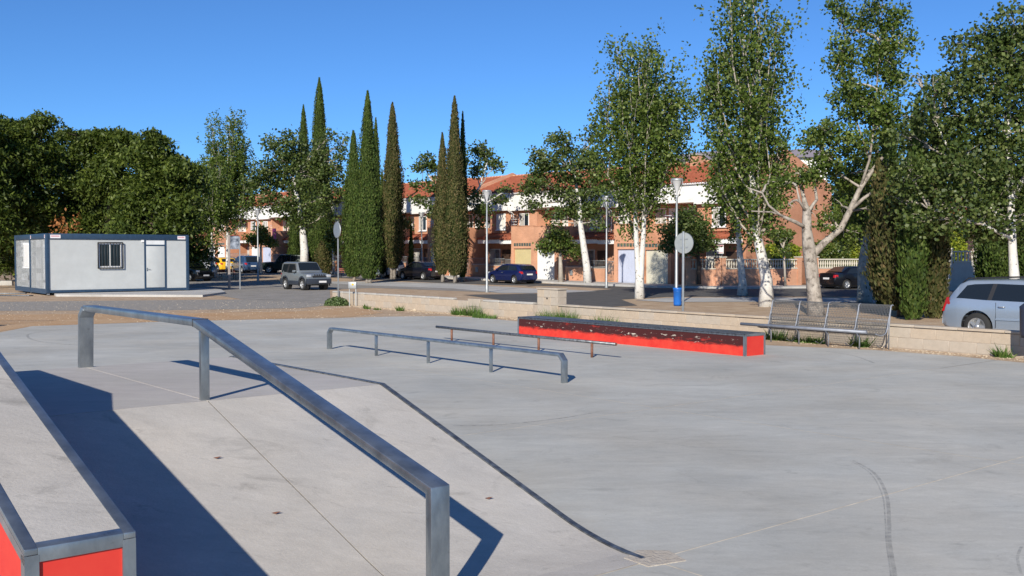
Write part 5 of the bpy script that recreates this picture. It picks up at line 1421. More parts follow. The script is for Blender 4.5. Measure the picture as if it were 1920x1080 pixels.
def broad(px, py, label, blobs, leaf_n, trunk, bark=None, leaf=.18, seed=1, lm=None, limbs=(), name='broadleaf_tree', base=None, aspect=1.0, droop=0.0, cluster=.34, per=18, group=None, dead=None, up=.25, twig=True, bark2=None, fill=.35, flat=None, holes=0.0, hs=1.0):
    """blobs: (x, y, z, rx, ry, rz) relative to the foot; trunk: list of (x, y, z, r)"""
    b = P(px, py) if base is None else Vector(base)
    e = empty(name, b); tag(e, label, 'tree', group)
    rg = random.Random(seed); rn = np.random.default_rng(seed)
    q = MB(); q.tube([t[:3] for t in trunk], [t[3] for t in trunk], 9)
    for l in limbs: q.tube([t[:3] for t in l], [t[3] for t in l], 7)
    q.build('trunk', bark or M_BARKG, e)
    src = [Vector(t[:3]) for t in trunk[len(trunk) // 2:]] + [Vector(t[:3]) for l in limbs for t in l[1:]]
    q = MB()
    for (x, y, z, rx, ry, rz) in blobs:
        c = Vector((x, y, z)); s_ = min(src, key=lambda p: (p - c).length + (2 if p.z > z + .3 else 0))
        pth = limb_path(s_, c, .1, .08, 4, rg); q.tube(pth, [.055, .045, .035, .028, .02], 5, caps=False)
        for _ in range(7 if twig else 3):
            d = Vector((rg.gauss(0, 1), rg.gauss(0, 1), rg.gauss(.2, 1))).normalized(); p1 = c + Vector((d.x * rx, d.y * ry, d.z * rz)) * rg.uniform(.6, .98)
            q.tube(limb_path(pth[rg.choice((2, 3, 4))], p1, .05, .1, 3, rg), [.022, .016, .011, .006], 4, caps=False)
    tag(q.build('branches', bark2 or M_BARKT, e), kind='stuff')
    vol = np.array([b_[3] * b_[4] * b_[5] for b_ in blobs]) ** .75; vol /= vol.sum(); cs = []
    for b_, w_ in zip(blobs, vol):
        n_ = max(3, int(leaf_n * w_ / per)); d = rn.normal(size=(n_, 3)); d /= np.linalg.norm(d, axis=1, keepdims=True)
        rr_ = np.where(rn.random((n_, 1)) < fill, rn.uniform(.25, .85, (n_, 1)), rn.uniform(.78, 1.08, (n_, 1)))
        cs.append(np.array(b_[:3]) + d * rr_ * np.array(b_[3:]))
    cs = np.concatenate(cs); k = per
    if holes > 0:
        ph = rn.uniform(0, 6.28, 6)
        f_ = np.sin(cs[:, 0] * 1.9 * hs + ph[0] + 1.1 * np.sin(cs[:, 2] * 1.3 * hs + ph[3])) * np.sin(cs[:, 2] * 2.3 * hs + ph[1] + .9 * np.sin(cs[:, 0] * 1.1 * hs + ph[4])) + .5 * np.sin(cs[:, 1] * 2.1 * hs + ph[2])
        cs = cs[f_ > np.quantile(f_, holes)]
    c = (cs[:, None, :] + rn.normal(size=(len(cs), k, 3)) * cluster * np.array([1, 1, flat if flat else (.6 if droop == 0 else .8)])).reshape(-1, 3)
    if flat: c[:, 2] -= .55 * ((c[:, 0] - np.repeat(cs[:, 0], k)) ** 2 + (c[:, 1] - np.repeat(cs[:, 1], k)) ** 2)
    quads_obj('crown', leaf_quads(c, leaf, rn, up, aspect, droop), lm or M_L_BROAD, e)
    if dead:
        quads_obj('dead_fronds', leaf_quads(np.concatenate([np.array(p)[None] + rn.normal(size=(n_, 3)) * np.array([.16, .16, .42]) for p, n_ in dead]), .16, rn, 0, 1.6, 2.0), M_L_DEAD, e)
    return e

def cypress(px, py, top, w_px, label, seed=1, m=None, lean=0.0, base_gap=.35, base=None, n=None, two=False, trunk_split=False, leaf=.105, group='cypresses'):
    b = P(px, py) if base is None else Vector(base)
    s_ = F_PX / b.y; Ht = H + (YH - top) / s_ - b.z; R = w_px / s_ / 2
    e = empty('cypress_tree', b); tag(e, label, 'tree', group)
    rn = np.random.default_rng(seed)
    q = MB()
    for ox in ((-.12, .12) if trunk_split else (0,)):
        q.tube([(ox, 0, -.1), (ox * .8, 0, base_gap + .3), (lean * .5, 0, Ht * .5), (lean, 0, Ht * .9)], [.16, .12, .08, .02], 7)
    q.build('trunk', M_BARKD if b.y < 50 else M_BARKG, e)
    ph = rn.uniform(0, 6.28, 6)
    def rad(t, a):
        base_ = np.interp(t, [0, .04, .12, .3, .5, .7, .85, .95, 1.0], [.40, .70, .92, 1.0, .84, .58, .36, .18, .03])
        return R * base_ * (1 + .13 * np.sin(3 * a + ph[0] + t * 4) + .11 * np.sin(5 * a + ph[1] - t * 7) + .09 * np.sin(19 * t + ph[2] + 2 * a) + .08 * np.sin(43 * t + ph[3] + 4 * a) + .07 * np.sin(9 * a + ph[4] + 6 * t))
    # inner mass of old dark twigs
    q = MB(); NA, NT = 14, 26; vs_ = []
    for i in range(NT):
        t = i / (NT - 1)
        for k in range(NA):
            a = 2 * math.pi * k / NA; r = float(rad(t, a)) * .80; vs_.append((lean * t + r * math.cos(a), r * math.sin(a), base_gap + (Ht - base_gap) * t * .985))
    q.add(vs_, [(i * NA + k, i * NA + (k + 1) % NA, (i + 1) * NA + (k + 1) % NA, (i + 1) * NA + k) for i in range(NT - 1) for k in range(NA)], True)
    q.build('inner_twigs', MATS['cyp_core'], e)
    N_ = int(n * 1.5) if n else int(1250 * R * Ht + 3000)
    t = rn.random(N_); keep = rn.random(N_) < np.interp(t, [0, .3, .7, 1], [1, 1, .75, .35]); t = t[keep]; N_ = len(t)
    a = rn.uniform(0, 2 * math.pi, N_); r = rad(t, a) * (rn.uniform(.80, 1.05, N_) + (rn.random(N_) < .10) * rn.uniform(0, .34, N_))
    c = np.stack([lean * t + r * np.cos(a), r * np.sin(a), base_gap + (Ht - base_gap) * t], 1)
    out = np.stack([np.cos(a), np.sin(a), np.zeros(N_)], 1)
    d = out * .35 + np.array([0, 0, 1.0]) + rn.normal(size=(N_, 3)) * .28; d /= np.linalg.norm(d, axis=1, keepdims=True)
    side = np.cross(d, out + rn.normal(size=(N_, 3)) * .5); side /= np.linalg.norm(side, axis=1, keepdims=True)
    L_ = leaf * rn.uniform(1.0, 2.2, (N_, 1)) * .9; W_ = leaf * .34 * rn.uniform(.8, 1.3, (N_, 1))
    v_ = np.empty((N_, 4, 3)); v_[:, 0] = c - d * L_ * .5; v_[:, 1] = c + side * W_; v_[:, 2] = c + d * L_ * .6 ; v_[:, 3] = c - side * W_
    quads_obj('crown', v_.reshape(-1, 3), m or M_L_CYP, e)
    return e
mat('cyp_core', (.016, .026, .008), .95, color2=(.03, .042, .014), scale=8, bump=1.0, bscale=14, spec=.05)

# cypresses in the open
cypress(664, 527, 246, 44, 'deep green cypress, left one of the close pair with the meter box before it', 1)
cypress(691, 531, 172, 46, 'tallest deep green cypress of the close pair, with two trunks at its foot', 2, trunk_split=True)
cypress(706, 519, 222, 26, 'thin dark cypress tucked behind the tallest deep green one', 3, n=5000)
cypress(717, 521, 318, 16, 'short slim cypress peeking out right of the deep green pair', 4, n=2500)
cypress(737, 523, 194, 42, 'single brownish cypress with bare trunks below, between the green and brown groups', 5, M_L_CYPB, base_gap=.9, trunk_split=True)
cypress(771, 522, 418, 9, 'tiny slender young cypress in front of the dark saloon car', 6, n=1200, leaf=.1)
cypress(830, 529, 250, 32, 'shortest brownish cypress of the group of three', 7, M_L_CYPB, base_gap=.6)
cypress(853, 530, 182, 40, 'tallest brownish cypress in the middle of the group of three', 8, M_L_CYPB, base_gap=.55)
cypress(868, 528, 211, 20, 'dark narrow cypress at the right of the group of three', 9, n=5000)
cypress(571, 505, 198, 34, 'cypress tip rising left out of the broad dark tree', 10)
cypress(601, 508, 148, 44, 'tallest cypress of all, rising out of the broad dark tree', 11)
cypress(604, 520, 452, 32, 'short bushy brownish cypress behind the small off-road car', 12, M_L_CYPB, base_gap=.05)
cypress(556, 508, 330, 30, 'dark low cypress behind the off-road car left of the white trunk', 13)
# cypresses under the great tree at the right
cypress(1690, 594, 300, 84, 'brownish cypress leaning left by the pollarded pale trunk', 14, M_L_CYPB, lean=-.85, base_gap=.25, group='cypresses under the great tree')
cypress(1712, 600, 190, 50, 'tall green cypress standing close by the right end of the wire bench', 15, base_gap=.05, group='cypresses under the great tree')
cypress(1722, 584, 210, 56, 'dark cypress between the green and the brownish ones near the wire bench', 16, base_gap=.05, group='cypresses under the great tree')
cypress(1752, 597, 220, 50, 'dark cypress with a bushy foot just left of the silver estate car', 17, M_L_CYPB, base_gap=.05, group='cypresses under the great tree')
cypress(1664, 575, 225, 66, 'dark cypress behind the leaning one, shaded by the great tree', 18, base_gap=.05, group='cypresses under the great tree')
cypress(1880, 558, 240, 70, 'dark cypress behind the silver estate car, left of the white trunk', 19, base_gap=.05, group='cypresses under the great tree')
cypress(1935, 560, 230, 80, 'dark cypress at the right edge behind the silver estate car', 20, base_gap=.05, group='cypresses under the great tree')
cypress(1850, 556, 260, 40, 'dark narrow cypress right of the rendered garden wall', 21, base_gap=.05, group='cypresses under the great tree')

# poplars
poplar(1199, 560, 'tall poplar with twin white trunks standing behind the low wall', 13.0, [(0, .3), (.2, 1.0), (.30, 1.85), (.55, 2.05), (.75, 1.95), (.9, 1.6), (1, .9)], 27000, trunk_r=.19, base_h=.22, n_limbs=24, seed=21, fork=2, leaf=.14, tops=(1.0, .93, .86, .97, .78, .9))
poplar(1437, 575, 'tallest poplar, with a white trunk left behind the wire bench', 13.9, [(0, .3), (.2, .9), (.35, 1.5), (.6, 1.72), (.8, 1.5), (.92, 1.2), (1, .7)], 21000, trunk_r=.235, base_h=.20, n_limbs=24, seed=22, lean=(-.75, 0), leaf=.135, tops=(1.0, .96, .9, 1.0, .84, .93))
poplar(1392, 554, 'slim poplar with a grey trunk left of the tallest poplar', 9.0, [(0, .3), (.22, .9), (.4, 1.35), (.8, 1.2), (1, .5)], 7000, trunk_r=.20, base_h=.24, n_limbs=12, seed=23, lean=(-.3, 0), leaf=.15)
poplar(427, 512, 'young poplar with a thin white trunk behind the information board', 15.2, [(0, .3), (.2, 1.5), (.35, 2.5), (.55, 2.3), (.75, 2.0), (.9, 1.5), (1, .9)], 24000, trunk_r=.17, base_h=.2, n_limbs=26, seed=24, leaf=.18, tops=(1.0, .96, .9, .8, .7, .98), group='poplars at the left')
poplar(398, 521, 'poplar with a metal sleeve round the foot of its white trunk', 8.5, [(0, .3), (.2, 1.2), (.4, 2.1), (.7, 1.9), (1, .8)], 9000, trunk_r=.17, base_h=.24, n_limbs=14, seed=25, leaf=.19, group='poplars at the left')
bq = P(400, 521); q = MB(); q.lathe([(.3, 0), (.33, .1), (.36, .95), (.34, .97), (.31, .95)], 18)
e = empty('metal_tree_sleeve', bq); tag(e, 'round metal sleeve around the foot of a white poplar trunk', 'tree guard'); q.build('drum', M_GALV, e)
q = MB(); q.tube([(-.32, -.1, .3), (-.75, -.3, 0)], .04, 5); q.build('brace', M_BLACK, e)

# big forked tree behind the bench
s3 = F_PX / 35.0
def o3(px, py, dy=0.0):
    d = 35.0 + dy; return ((px - 960) / F_PX * d - (1528 - 960) / F_PX * 35.0, dy, H + (YH - py) * d / F_PX)
T3 = [o3(1532, 596) + (.33,), o3(1528, 560) + (.25,), o3(1521, 500) + (.23,), o3(1516, 462) + (.22,), o3(1512, 430) + (.17,), o3(1512, 400) + (.15,), o3(1506, 372, .4) + (.07,), o3(1498, 340, .6) + (.05,)]
L3 = [[o3(1522, 480) + (0.148,), o3(1545, 455, .2) + (0.126,), o3(1575, 430, .3) + (0.111,), o3(1592, 396, .4) + (0.104,), o3(1612, 352, .5) + (0.089,), o3(1632, 322, .5) + (0.074,), o3(1652, 296, .6) + (0.052,)],
      [o3(1592, 396, .4) + (0.074,), o3(1618, 372, .2) + (0.059,), o3(1650, 350, .2) + (0.044,)],
      [o3(1512, 428) + (0.074,), o3(1490, 416, -.3) + (0.067,), o3(1462, 404, -.4) + (0.052,), o3(1440, 385, -.5) + (0.037,), o3(1428, 362, -.5) + (0.030,), o3(1400, 352, -.6) + (0.018,)],
      [o3(1478, 410, -.3) + (0.037,), o3(1446, 398, -.6) + (0.030,), o3(1408, 396, -.7) + (0.018,)],
      [o3(1612, 352, .5) + (0.059,), o3(1628, 300, .3) + (0.044,), o3(1634, 250, .2) + (0.037,), o3(1640, 170, .2) + (0.030,), o3(1644, 80, .2) + (0.015,)],
      [o3(1628, 300, .3) + (0.037,), o3(1600, 220, .6) + (0.030,), o3(1585, 110, .6) + (0.022,), o3(1572, 20, .6) + (0.015,)],
      [o3(1634, 250, .2) + (0.030,), o3(1665, 150, .6) + (0.022,), o3(1668, 30, .6) + (0.015,)],
      [o3(1512, 400) + (0.067,), o3(1530, 375, .3) + (0.059,), o3(1526, 345, .4) + (0.044,), o3(1542, 290, .4) + (0.022,)],
      [o3(1512, 400) + (0.052,), o3(1498, 378, -.2) + (0.044,), o3(1492, 350, -.3) + (0.022,)]]
def b3(px, py, r, rz=None, dy=0.3): q_ = o3(px, py, dy); return (*q_, r, r, rz or r)
blobs3 = [b3(1572, 30, .42, .8), b3(1575, 110, .5, .8), b3(1590, 190, .6, .7), b3(1640, 20, .55, .8), b3(1668, 50, .5, .9), b3(1640, 110, .6, .8), b3(1672, 150, .5, .7), b3(1628, 200, .7, .7), b3(1660, 230, .8, .7),
          b3(1545, 245, .55, .35), b3(1520, 262, .5, .3), b3(1585, 265, .75, .6), b3(1560, 330, .45, .5, 1.2), b3(1600, 330, .7, .6, 1.8), b3(1515, 330, .5, .35), b3(1545, 300, .55, .4), b3(1575, 390, .35, .5, 1.6), b3(1500, 330, .4, .25),
          b3(1470, 345, .4, .3, .3), b3(1440, 345, .3, .22, .3), b3(1478, 385, .35, .2, .2), b3(1418, 370, .25, .2, .1), b3(1520, 400, .3, .25), b3(1548, 408, .35, .2), b3(1590, 440, .45, .4, 1), b3(1545, 425, .3, .12),
          b3(1670, 320, .6, .6, 1.8), b3(1650, 400, .6, .6, 2.4)]
broad(0, 0, 'tree with two great bare forks behind the wire bench', blobs3 + [b3(1600, 60, .4, .9), b3(1655, 100, .45, .9), b3(1583, 160, .4, .9), b3(1690, 90, .3, .8)], 24000, T3, M_BARKG, .115, 31, M_L_POP, L3, base=((1528 - 960) / F_PX * 35, 35, 0), cluster=.16, per=14, fill=.5, holes=.2, hs=2.6)
# pollarded trunk and the great tree
s5 = P(1622, 567)
def o5(px, py, dy=0.0, d0=None):
    d = s5.y + dy; return ((px - 960) / F_PX * d - s5.x, dy, H + (YH - py) * d / F_PX)
def b5(px, py, r, rz=None, dy=1.0): q_ = o5(px, py, dy); return (*q_, r, r, rz or r)
broad(0, 0, 'tree with a thick pale pollarded trunk right of the black saloon car', [b5(1622, 330, 1.1, 1.0), b5(1600, 380, .9, .8), b5(1655, 280, 1.0, 1.0), b5(1640, 400, 1.0, .8), b5(1600, 440, .6, .5)], 7000,
      [o5(1622, 569) + (.36,), o5(1622, 540) + (.31,), o5(1621, 500) + (.30,), o5(1624, 470, .3) + (.26,), o5(1630, 420, .6) + (.15,), o5(1640, 350, 1) + (.08,)], mat('green_grey_bark', (.20, .22, .22), .9, color2=(.34, .37, .37), scale=4, bump=.5, bscale=20, dirt=((.06, .06, .05), 5, .58, .66)), .14, 32, M_L_BROAD, base=(s5.x, s5.y, 0), cluster=.3)
gb = Vector(((1902 - 960) / F_PX * 32.5, 32.5, 0))
def o6(px, py, dy=0.0):
    d = 32.5 + dy; return ((px - 960) / F_PX * d - gb.x, dy, H + (YH - py) * d / F_PX)
def b6(px, py, r, rz=None, dy=0.0): q_ = o6(px, py, dy); return (*q_, r, r * .95, rz or r * .85)
BL6 = [(1895, 55, .65, .7), (1860, 85, .6), (1835, 70, .35), (1895, 120, 1.0), (1815, 110, .6), (1790, 85, .35), (1850, 160, 1.0), (1950, 100, 1.1), (1790, 160, .7), (1745, 160, .42), (1715, 150, .32), (1760, 215, .8), (1720, 225, .6), (1820, 230, 1.1), (1900, 220, 1.2), (1960, 250, 1.2),
       (1700, 260, .5), (1740, 280, .8), (1800, 310, 1.1), (1880, 320, 1.2), (1960, 350, 1.2), (1700, 330, .7), (1690, 380, .6, .4), (1740, 365, .8), (1790, 390, .9, .7), (1850, 400, 1.0, .7), (1920, 410, 1.0, .6), (1720, 415, .6, .35), (1850, 425, .7, .4), (1905, 440, .6, .3), (1780, 430, .5, .25), (1990, 180, 1.3), (2010, 300, 1.3)]
broad(0, 0, 'great dense tree whose dark crown fills the right edge above the silver estate car', [b6(a[0], a[1], a[2] * 1.0, (a[3] if len(a) > 3 else None), (i % 3 - 1) * .7) for i, a in enumerate(BL6)], 46000,
      [o6(1903, 590) + (.20,), o6(1902, 520) + (.16,), o6(1898, 470) + (.13,), o6(1893, 380) + (.11,), o6(1885, 250) + (.09,), o6(1890, 120) + (.04,)], M_BARKW, .125, 33, M_L_BROAD,
      [[o6(1898, 450) + (.09,), o6(1850, 380, .4) + (.07,), o6(1790, 310, .2) + (.05,), o6(1750, 230) + (.03,)], [o6(1893, 380) + (.09,), o6(1935, 300, .3) + (.07,), o6(1970, 200) + (.04,)], [o6(1898, 450) + (.06,), o6(1840, 420, -.6) + (.05,), o6(1740, 390, -.5) + (.03,)]],
      base=tuple(gb), cluster=.22, per=16, fill=.3, holes=.22, hs=2.0)

# broad trees by the street
def tree_at(px, py, label, bl, n, trunk_px, seed, leaf=.2, lm=None, bark=None, lim=(), dfar=None, **kw):
    b = P(px, py) if dfar is None else Vector(((px - 960) / F_PX * dfar, dfar, g(0, dfar)))
    d0 = b.y
    def o(x, y, dy=0.0): return ((x - 960) / F_PX * (d0 + dy) - b.x, dy, H + (YH - y) * (d0 + dy) / F_PX - b.z)
    rg = random.Random(seed)
    blobs = []
    for a in bl:
        r = a[2] * d0 / F_PX; rz = (a[3] if len(a) > 3 else a[2] * .85) * d0 / F_PX; dy = a[4] if len(a) > 4 else rg.uniform(-.8, .8)
        blobs.append((*o(a[0], a[1], dy), r, r, rz))
    tr = [o(x, y) + (w * d0 / F_PX / 2,) for x, y, w in trunk_px]
    lims = [[o(x, y) + (w * d0 / F_PX / 2,) for x, y, w in l] for l in lim]
    return broad(0, 0, label, blobs, n, tr, bark or M_BARKW, leaf, seed, lm or M_L_BROAD, lims, base=tuple(b), **kw)
tree_at(1103, 534, 'broad tree with a leaning white trunk beside the second street lamp', [(1050, 270, 24, 22), (1015, 300, 26), (1060, 310, 34), (1100, 300, 28), (1020, 345, 30), (1065, 355, 34), (1108, 350, 26), (990, 355, 18, 12), (1000, 385, 18, 10), (1045, 400, 22, 14), (1085, 395, 24, 18), (1112, 390, 18, 18), (1115, 255, 16, 22), (1125, 310, 16, 30), (1040, 420, 10, 6), (1120, 420, 12, 10)], 13000,
        [(1102, 535, 17), (1100, 500, 14), (1094, 460, 12), (1088, 420, 10), (1086, 380, 8), (1075, 320, 4)], 41, leaf=.20, cluster=.26, per=14, holes=.18, hs=1.4)
tree_at(573, 516, 'broad dark tree with a white trunk among cypresses behind the off-road car', [(515, 270, 18, 16), (548, 265, 18, 22), (530, 300, 30), (500, 320, 26), (560, 300, 26), (490, 345, 24), (530, 345, 32), (575, 330, 34), (610, 320, 30), (635, 300, 16, 30), (600, 285, 14, 26), (555, 390, 36, 26), (500, 380, 22, 18), (610, 370, 28, 26), (570, 420, 26, 16), (640, 350, 14, 20), (622, 255, 8, 14), (645, 270, 8, 20), (618, 400, 14, 12)], 17000,
        [(570, 517, 17), (571, 470, 15), (568, 430, 12), (562, 390, 9), (550, 330, 5)], 42, leaf=.22, cluster=.30, per=14, dfar=84, holes=.22, hs=1.3)
tree_at(866, 524, 'thin crowned tree showing on both sides of the three brown cypresses', [(800, 300, 14, 10), (785, 315, 12, 10), (815, 320, 14, 14), (780, 345, 12, 8), (900, 280, 16, 14), (912, 300, 16, 16), (893, 320, 12, 16), (790, 375, 16, 10), (815, 395, 16, 14), (890, 370, 14, 18), (905, 395, 20, 12), (935, 375, 18, 6), (950, 355, 10, 6), (930, 310, 12, 14), (870, 300, 12, 16), (810, 350, 12, 14), (900, 420, 12, 8)], 5200,
        [(866, 525, 10), (864, 460, 9), (862, 400, 7), (860, 340, 4)], 43, leaf=.21, cluster=.26, per=10, dfar=80, fill=.6, lim=[[(862, 400, 5), (900, 350, 4), (915, 300, 2)], [(862, 400, 5), (820, 360, 4), (795, 310, 2)], [(862, 380, 4), (905, 385, 3), (945, 360, 2)]])
tree_at(1046, 531, 'small olive-green street tree before the white garage door', [(1045, 455, 22, 16), (1025, 462, 16, 12), (1065, 465, 18, 12), (1045, 440, 18, 10), (1080, 475, 10, 8)], 3800, [(1052, 533, 11), (1051, 500, 8), (1050, 470, 5)], 44, dfar=73, leaf=.19, lm=M_L_STREET, bark=M_BARKT, cluster=.22, per=12)
tree_at(1310, 531, 'round dark street tree right of the tallest street lamp', [(1290, 410, 26, 18), (1270, 435, 28, 22), (1310, 435, 26, 22), (1255, 460, 16, 14), (1330, 455, 14, 12), (1295, 460, 26, 14)], 7000, [(1311, 533, 9), (1310, 490, 8), (1305, 455, 6)], 45, dfar=64.5, leaf=.16, bark=M_BARKD, cluster=.24, per=12)
tree_at(1473, 537, 'small heart-shaped street tree before the garden wall with balusters', [(1466, 445, 17, 14), (1455, 440, 9, 9), (1478, 440, 9, 9), (1467, 462, 11, 12), (1468, 472, 6, 6)], 2600, [(1473, 538, 5), (1471, 500, 4), (1468, 465, 3)], 46, dfar=63.5, leaf=.13, lm=M_L_STREET, bark=M_BARKT, cluster=.14, per=12)
tree_at(489, 514, 'small grey street tree with a pale trunk right of the mid blue car', [(495, 445, 12, 12), (478, 452, 10, 10), (508, 455, 10, 8), (490, 430, 8, 8), (470, 445, 8, 5)], 2200, [(490, 515, 6), (489, 480, 5), (490, 455, 3)], 47, leaf=.2, lm=M_L_STREET, cluster=.22, per=10)
tree_at(625, 512, 'young street tree between the short brownish cypress and the round sign', [(622, 440, 10, 16), (628, 460, 8, 12), (618, 475, 6, 8)], 1500, [(626, 513, 5), (625, 480, 4), (624, 450, 3)], 48, leaf=.2, lm=M_L_STREET, cluster=.2, per=10)
tree_at(762, 512, 'bright green bush tree half hidden behind the single brownish cypress', [(764, 425, 8, 12), (766, 445, 8, 12)], 900, [(764, 513, 4), (764, 440, 3)], 49, leaf=.2, lm=M_L_STREET, cluster=.2, per=10)

# dark wood of drooping-leaved trees behind the cabin
wood = [(-60, 62, [(-60, 300, 60), (-30, 250, 45), (-70, 230, 40), (-40, 360, 60), (-20, 420, 50)]),
        (40, 66, [(50, 240, 34, 26), (85, 222, 20, 12), (20, 260, 34), (0, 235, 26, 20), (60, 290, 44), (10, 320, 44), (80, 260, 26, 18), (40, 370, 50, 40), (90, 330, 36), (5, 390, 40), (20, 440, 34, 24), (10, 480, 26, 20)]),
        (120, 72, [(120, 270, 30, 22), (150, 258, 30, 18), (100, 300, 36), (145, 310, 42), (120, 360, 50), (160, 380, 40), (90, 400, 40, 30), (130, 420, 44, 20)]),
        (205, 68, [(205, 262, 30, 16), (235, 258, 22, 12), (185, 285, 34), (225, 300, 36), (200, 340, 36), (170, 400, 30, 22), (235, 340, 26), (140, 430, 34, 16)]),
        (290, 62.5, [(295, 260, 24, 14), (325, 268, 20, 10), (270, 300, 30), (310, 310, 34), (345, 310, 22, 12), (350, 345, 24, 20), (300, 350, 40), (260, 380, 36), (320, 385, 36, 26), (360, 380, 22, 18), (275, 420, 36, 20), (330, 420, 34, 20), (250, 420, 24, 18)])]
wl_ = ['dark drooping-leaved tree cut off by the left edge', 'tall drooping-leaved tree above the left corner of the cabin', 'drooping-leaved tree above the cabin window', 'drooping-leaved tree with bare twigs in its gap above the middle of the cabin', 'drooping-leaved tree above the cabin door beside the young poplar']
for k, ((px, d_, bl), lab) in enumerate(zip(wood, wl_)):
    dead = None
    if k == 3: dead = [(((182 - 205) / F_PX * d_, -5.0, H + (YH - 424) * (d_ - 5) / F_PX), 70), (((205 - 205) / F_PX * d_, -5.0, H + (YH - 422) * (d_ - 5) / F_PX), 45), (((165 - 205) / F_PX * d_, -5.0, H + (YH - 432) * (d_ - 5) / F_PX), 30)]
    tree_at(px, 530, lab, bl, 66000 if k else 30000, [(px, 540, 18), (px + 4, 480, 14), (px - 3, 420, 11), (px + 5, 360, 8), (px, 310, 5)], 60 + k, leaf=.145, lm=M_L_MELIA, bark=M_BARKD, dfar=d_, cluster=.46, per=70, aspect=2.1, droop=.9, up=.9, group='dark wood behind the cabin', dead=dead, bark2=M_BARKT if k == 3 else M_BARKD, fill=.12, flat=.26, holes=.42, hs=.9)
for k, (px, d_, r) in enumerate(((30, 76, 70), (140, 80, 80), (250, 80, 80), (330, 84, 60))):
    tree_at(px, 530, ('undergrowth tree deep in the shade behind the cabin, far left', 'undergrowth tree deep in the shade above the cabin window', 'undergrowth tree deep in the shade above the cabin door', 'undergrowth tree in the shade right of the cabin')[k],
            [(px - 10, 420, r * .8, 44), (px - 30, 470, r * .6, 34), (px + 20, 475, r * .6, 34)], 7000, [(px, 520, 12), (px, 400, 8)], 80 + k, leaf=.25, lm=M_L_MELIA, bark=M_BARKD, dfar=d_, cluster=.6, per=20, aspect=1.6, droop=.8, group='dark wood behind the cabin', bark2=M_BARKD, fill=.6)
# far trees right of the houses
for k, (px, py, d_, r) in enumerate(((1600, 400, 85, 60), (1690, 400, 90, 70), (1780, 330, 95, 60), (1900, 380, 80, 90), (1990, 380, 80, 90))):
    tree_at(px, 530, ('leafy tree in the gardens right of the gable end', 'leafy tree in the gardens behind the leaning cypress', 'leafy tree in front of the pale pink house', 'leafy tree behind the great tree, above the silver estate car', 'leafy tree behind the great tree beyond the right edge')[k],
            [(px, py, r, 50), (px - 30, py + 40, r * .7, 40), (px + 30, py + 35, r * .7, 40), (px, py - 40, r * .6, 30)], 8000, [(px, 530, 12), (px, 400, 8)], 90 + k, leaf=.28, bark=M_BARKD, dfar=d_, cluster=.5, per=16, group='trees in the gardens at the right', bark2=M_BARKD, fill=.5)

# clipped hedges
def hedge(pts, h0, h1, w, m, label, n, seed):
    b = Vector((pts[0][0], pts[0][1], g(0, pts[0][1]) + .1)); e = empty('hedge', b); tag(e, label, 'hedge')
    rn = np.random.default_rng(seed); a = Vector((pts[0][0], pts[0][1], 0)); c_ = Vector((pts[1][0], pts[1][1], 0)); d = c_ - a; L_ = d.length; d.normalize(); nn = Vector((-d.y, d.x, 0))
    u_ = rn.uniform(0, L_, n); v_ = rn.uniform(-1, 1, n); z = rn.uniform(0, 1, n); f = rn.integers(0, 3, n)
    top_ = h1 * (1 + .06 * np.sin(u_ * 2.3) + .05 * np.sin(u_ * 5.1)); v_ = np.where(f == 0, -1, v_); z = np.where(f == 1, 1, z); 
    zz = h0 + (top_ - h0) * z; jit = rn.normal(size=(n, 3)) * .08
    c = np.stack([d.x * u_ + nn.x * v_ * w / 2, d.y * u_ + nn.y * v_ * w / 2, zz], 1) + jit
    quads_obj('leaves', leaf_quads(c, .16, rn, .2), m, e)
    q = MB(); q.tube([(d.x * .05, d.y * .05, 0), (d.x * .05, d.y * .05, h0 + .3)], .05, 5); q.build('stem', M_BARKD, e)
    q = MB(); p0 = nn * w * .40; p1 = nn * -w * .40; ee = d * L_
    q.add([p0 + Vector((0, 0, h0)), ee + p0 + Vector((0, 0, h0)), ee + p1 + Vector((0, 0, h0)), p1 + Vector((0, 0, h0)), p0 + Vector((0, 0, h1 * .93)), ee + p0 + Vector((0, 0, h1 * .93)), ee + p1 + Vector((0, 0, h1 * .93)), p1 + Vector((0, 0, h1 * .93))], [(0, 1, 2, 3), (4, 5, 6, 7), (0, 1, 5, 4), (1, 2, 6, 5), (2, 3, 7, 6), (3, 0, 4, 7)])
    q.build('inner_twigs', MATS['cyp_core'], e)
hy = 73.0
def hx(px, d=hy): return ((px - 960) / F_PX * d, d)
hedge((hx(1532, 71.5), hx(1585, 72)), .3, 2.6, 1.0, M_L_STREET, 'green clipped hedge behind the balusters, left of the yellow one', 5000, 5)
hedge((hx(1571, 73.2), hx(1612, 73.6)), .3, 3.0, 1.0, M_L_YEL, 'bright yellow-green hedge above the balustraded wall', 4500, 6)
hedge((hx(1440, 67.6), hx(1462, 68.4)), .3, 2.4, .5, M_L_YEL, 'yellowish bush against the gable wall left of the heart-shaped tree', 1500, 7)
hedge((hx(1478, 68.8), hx(1494, 70)), .3, 2.4, .5, M_L_YEL, 'yellowish bush against the gable wall right of the heart-shaped tree', 1500, 8)
hedge((hx(1772, 74), hx(1806, 74)), .3, 3.6, 1.0, M_L_YEL, 'yellow-green hedge glimpsed left of the pink house', 3000, 9)

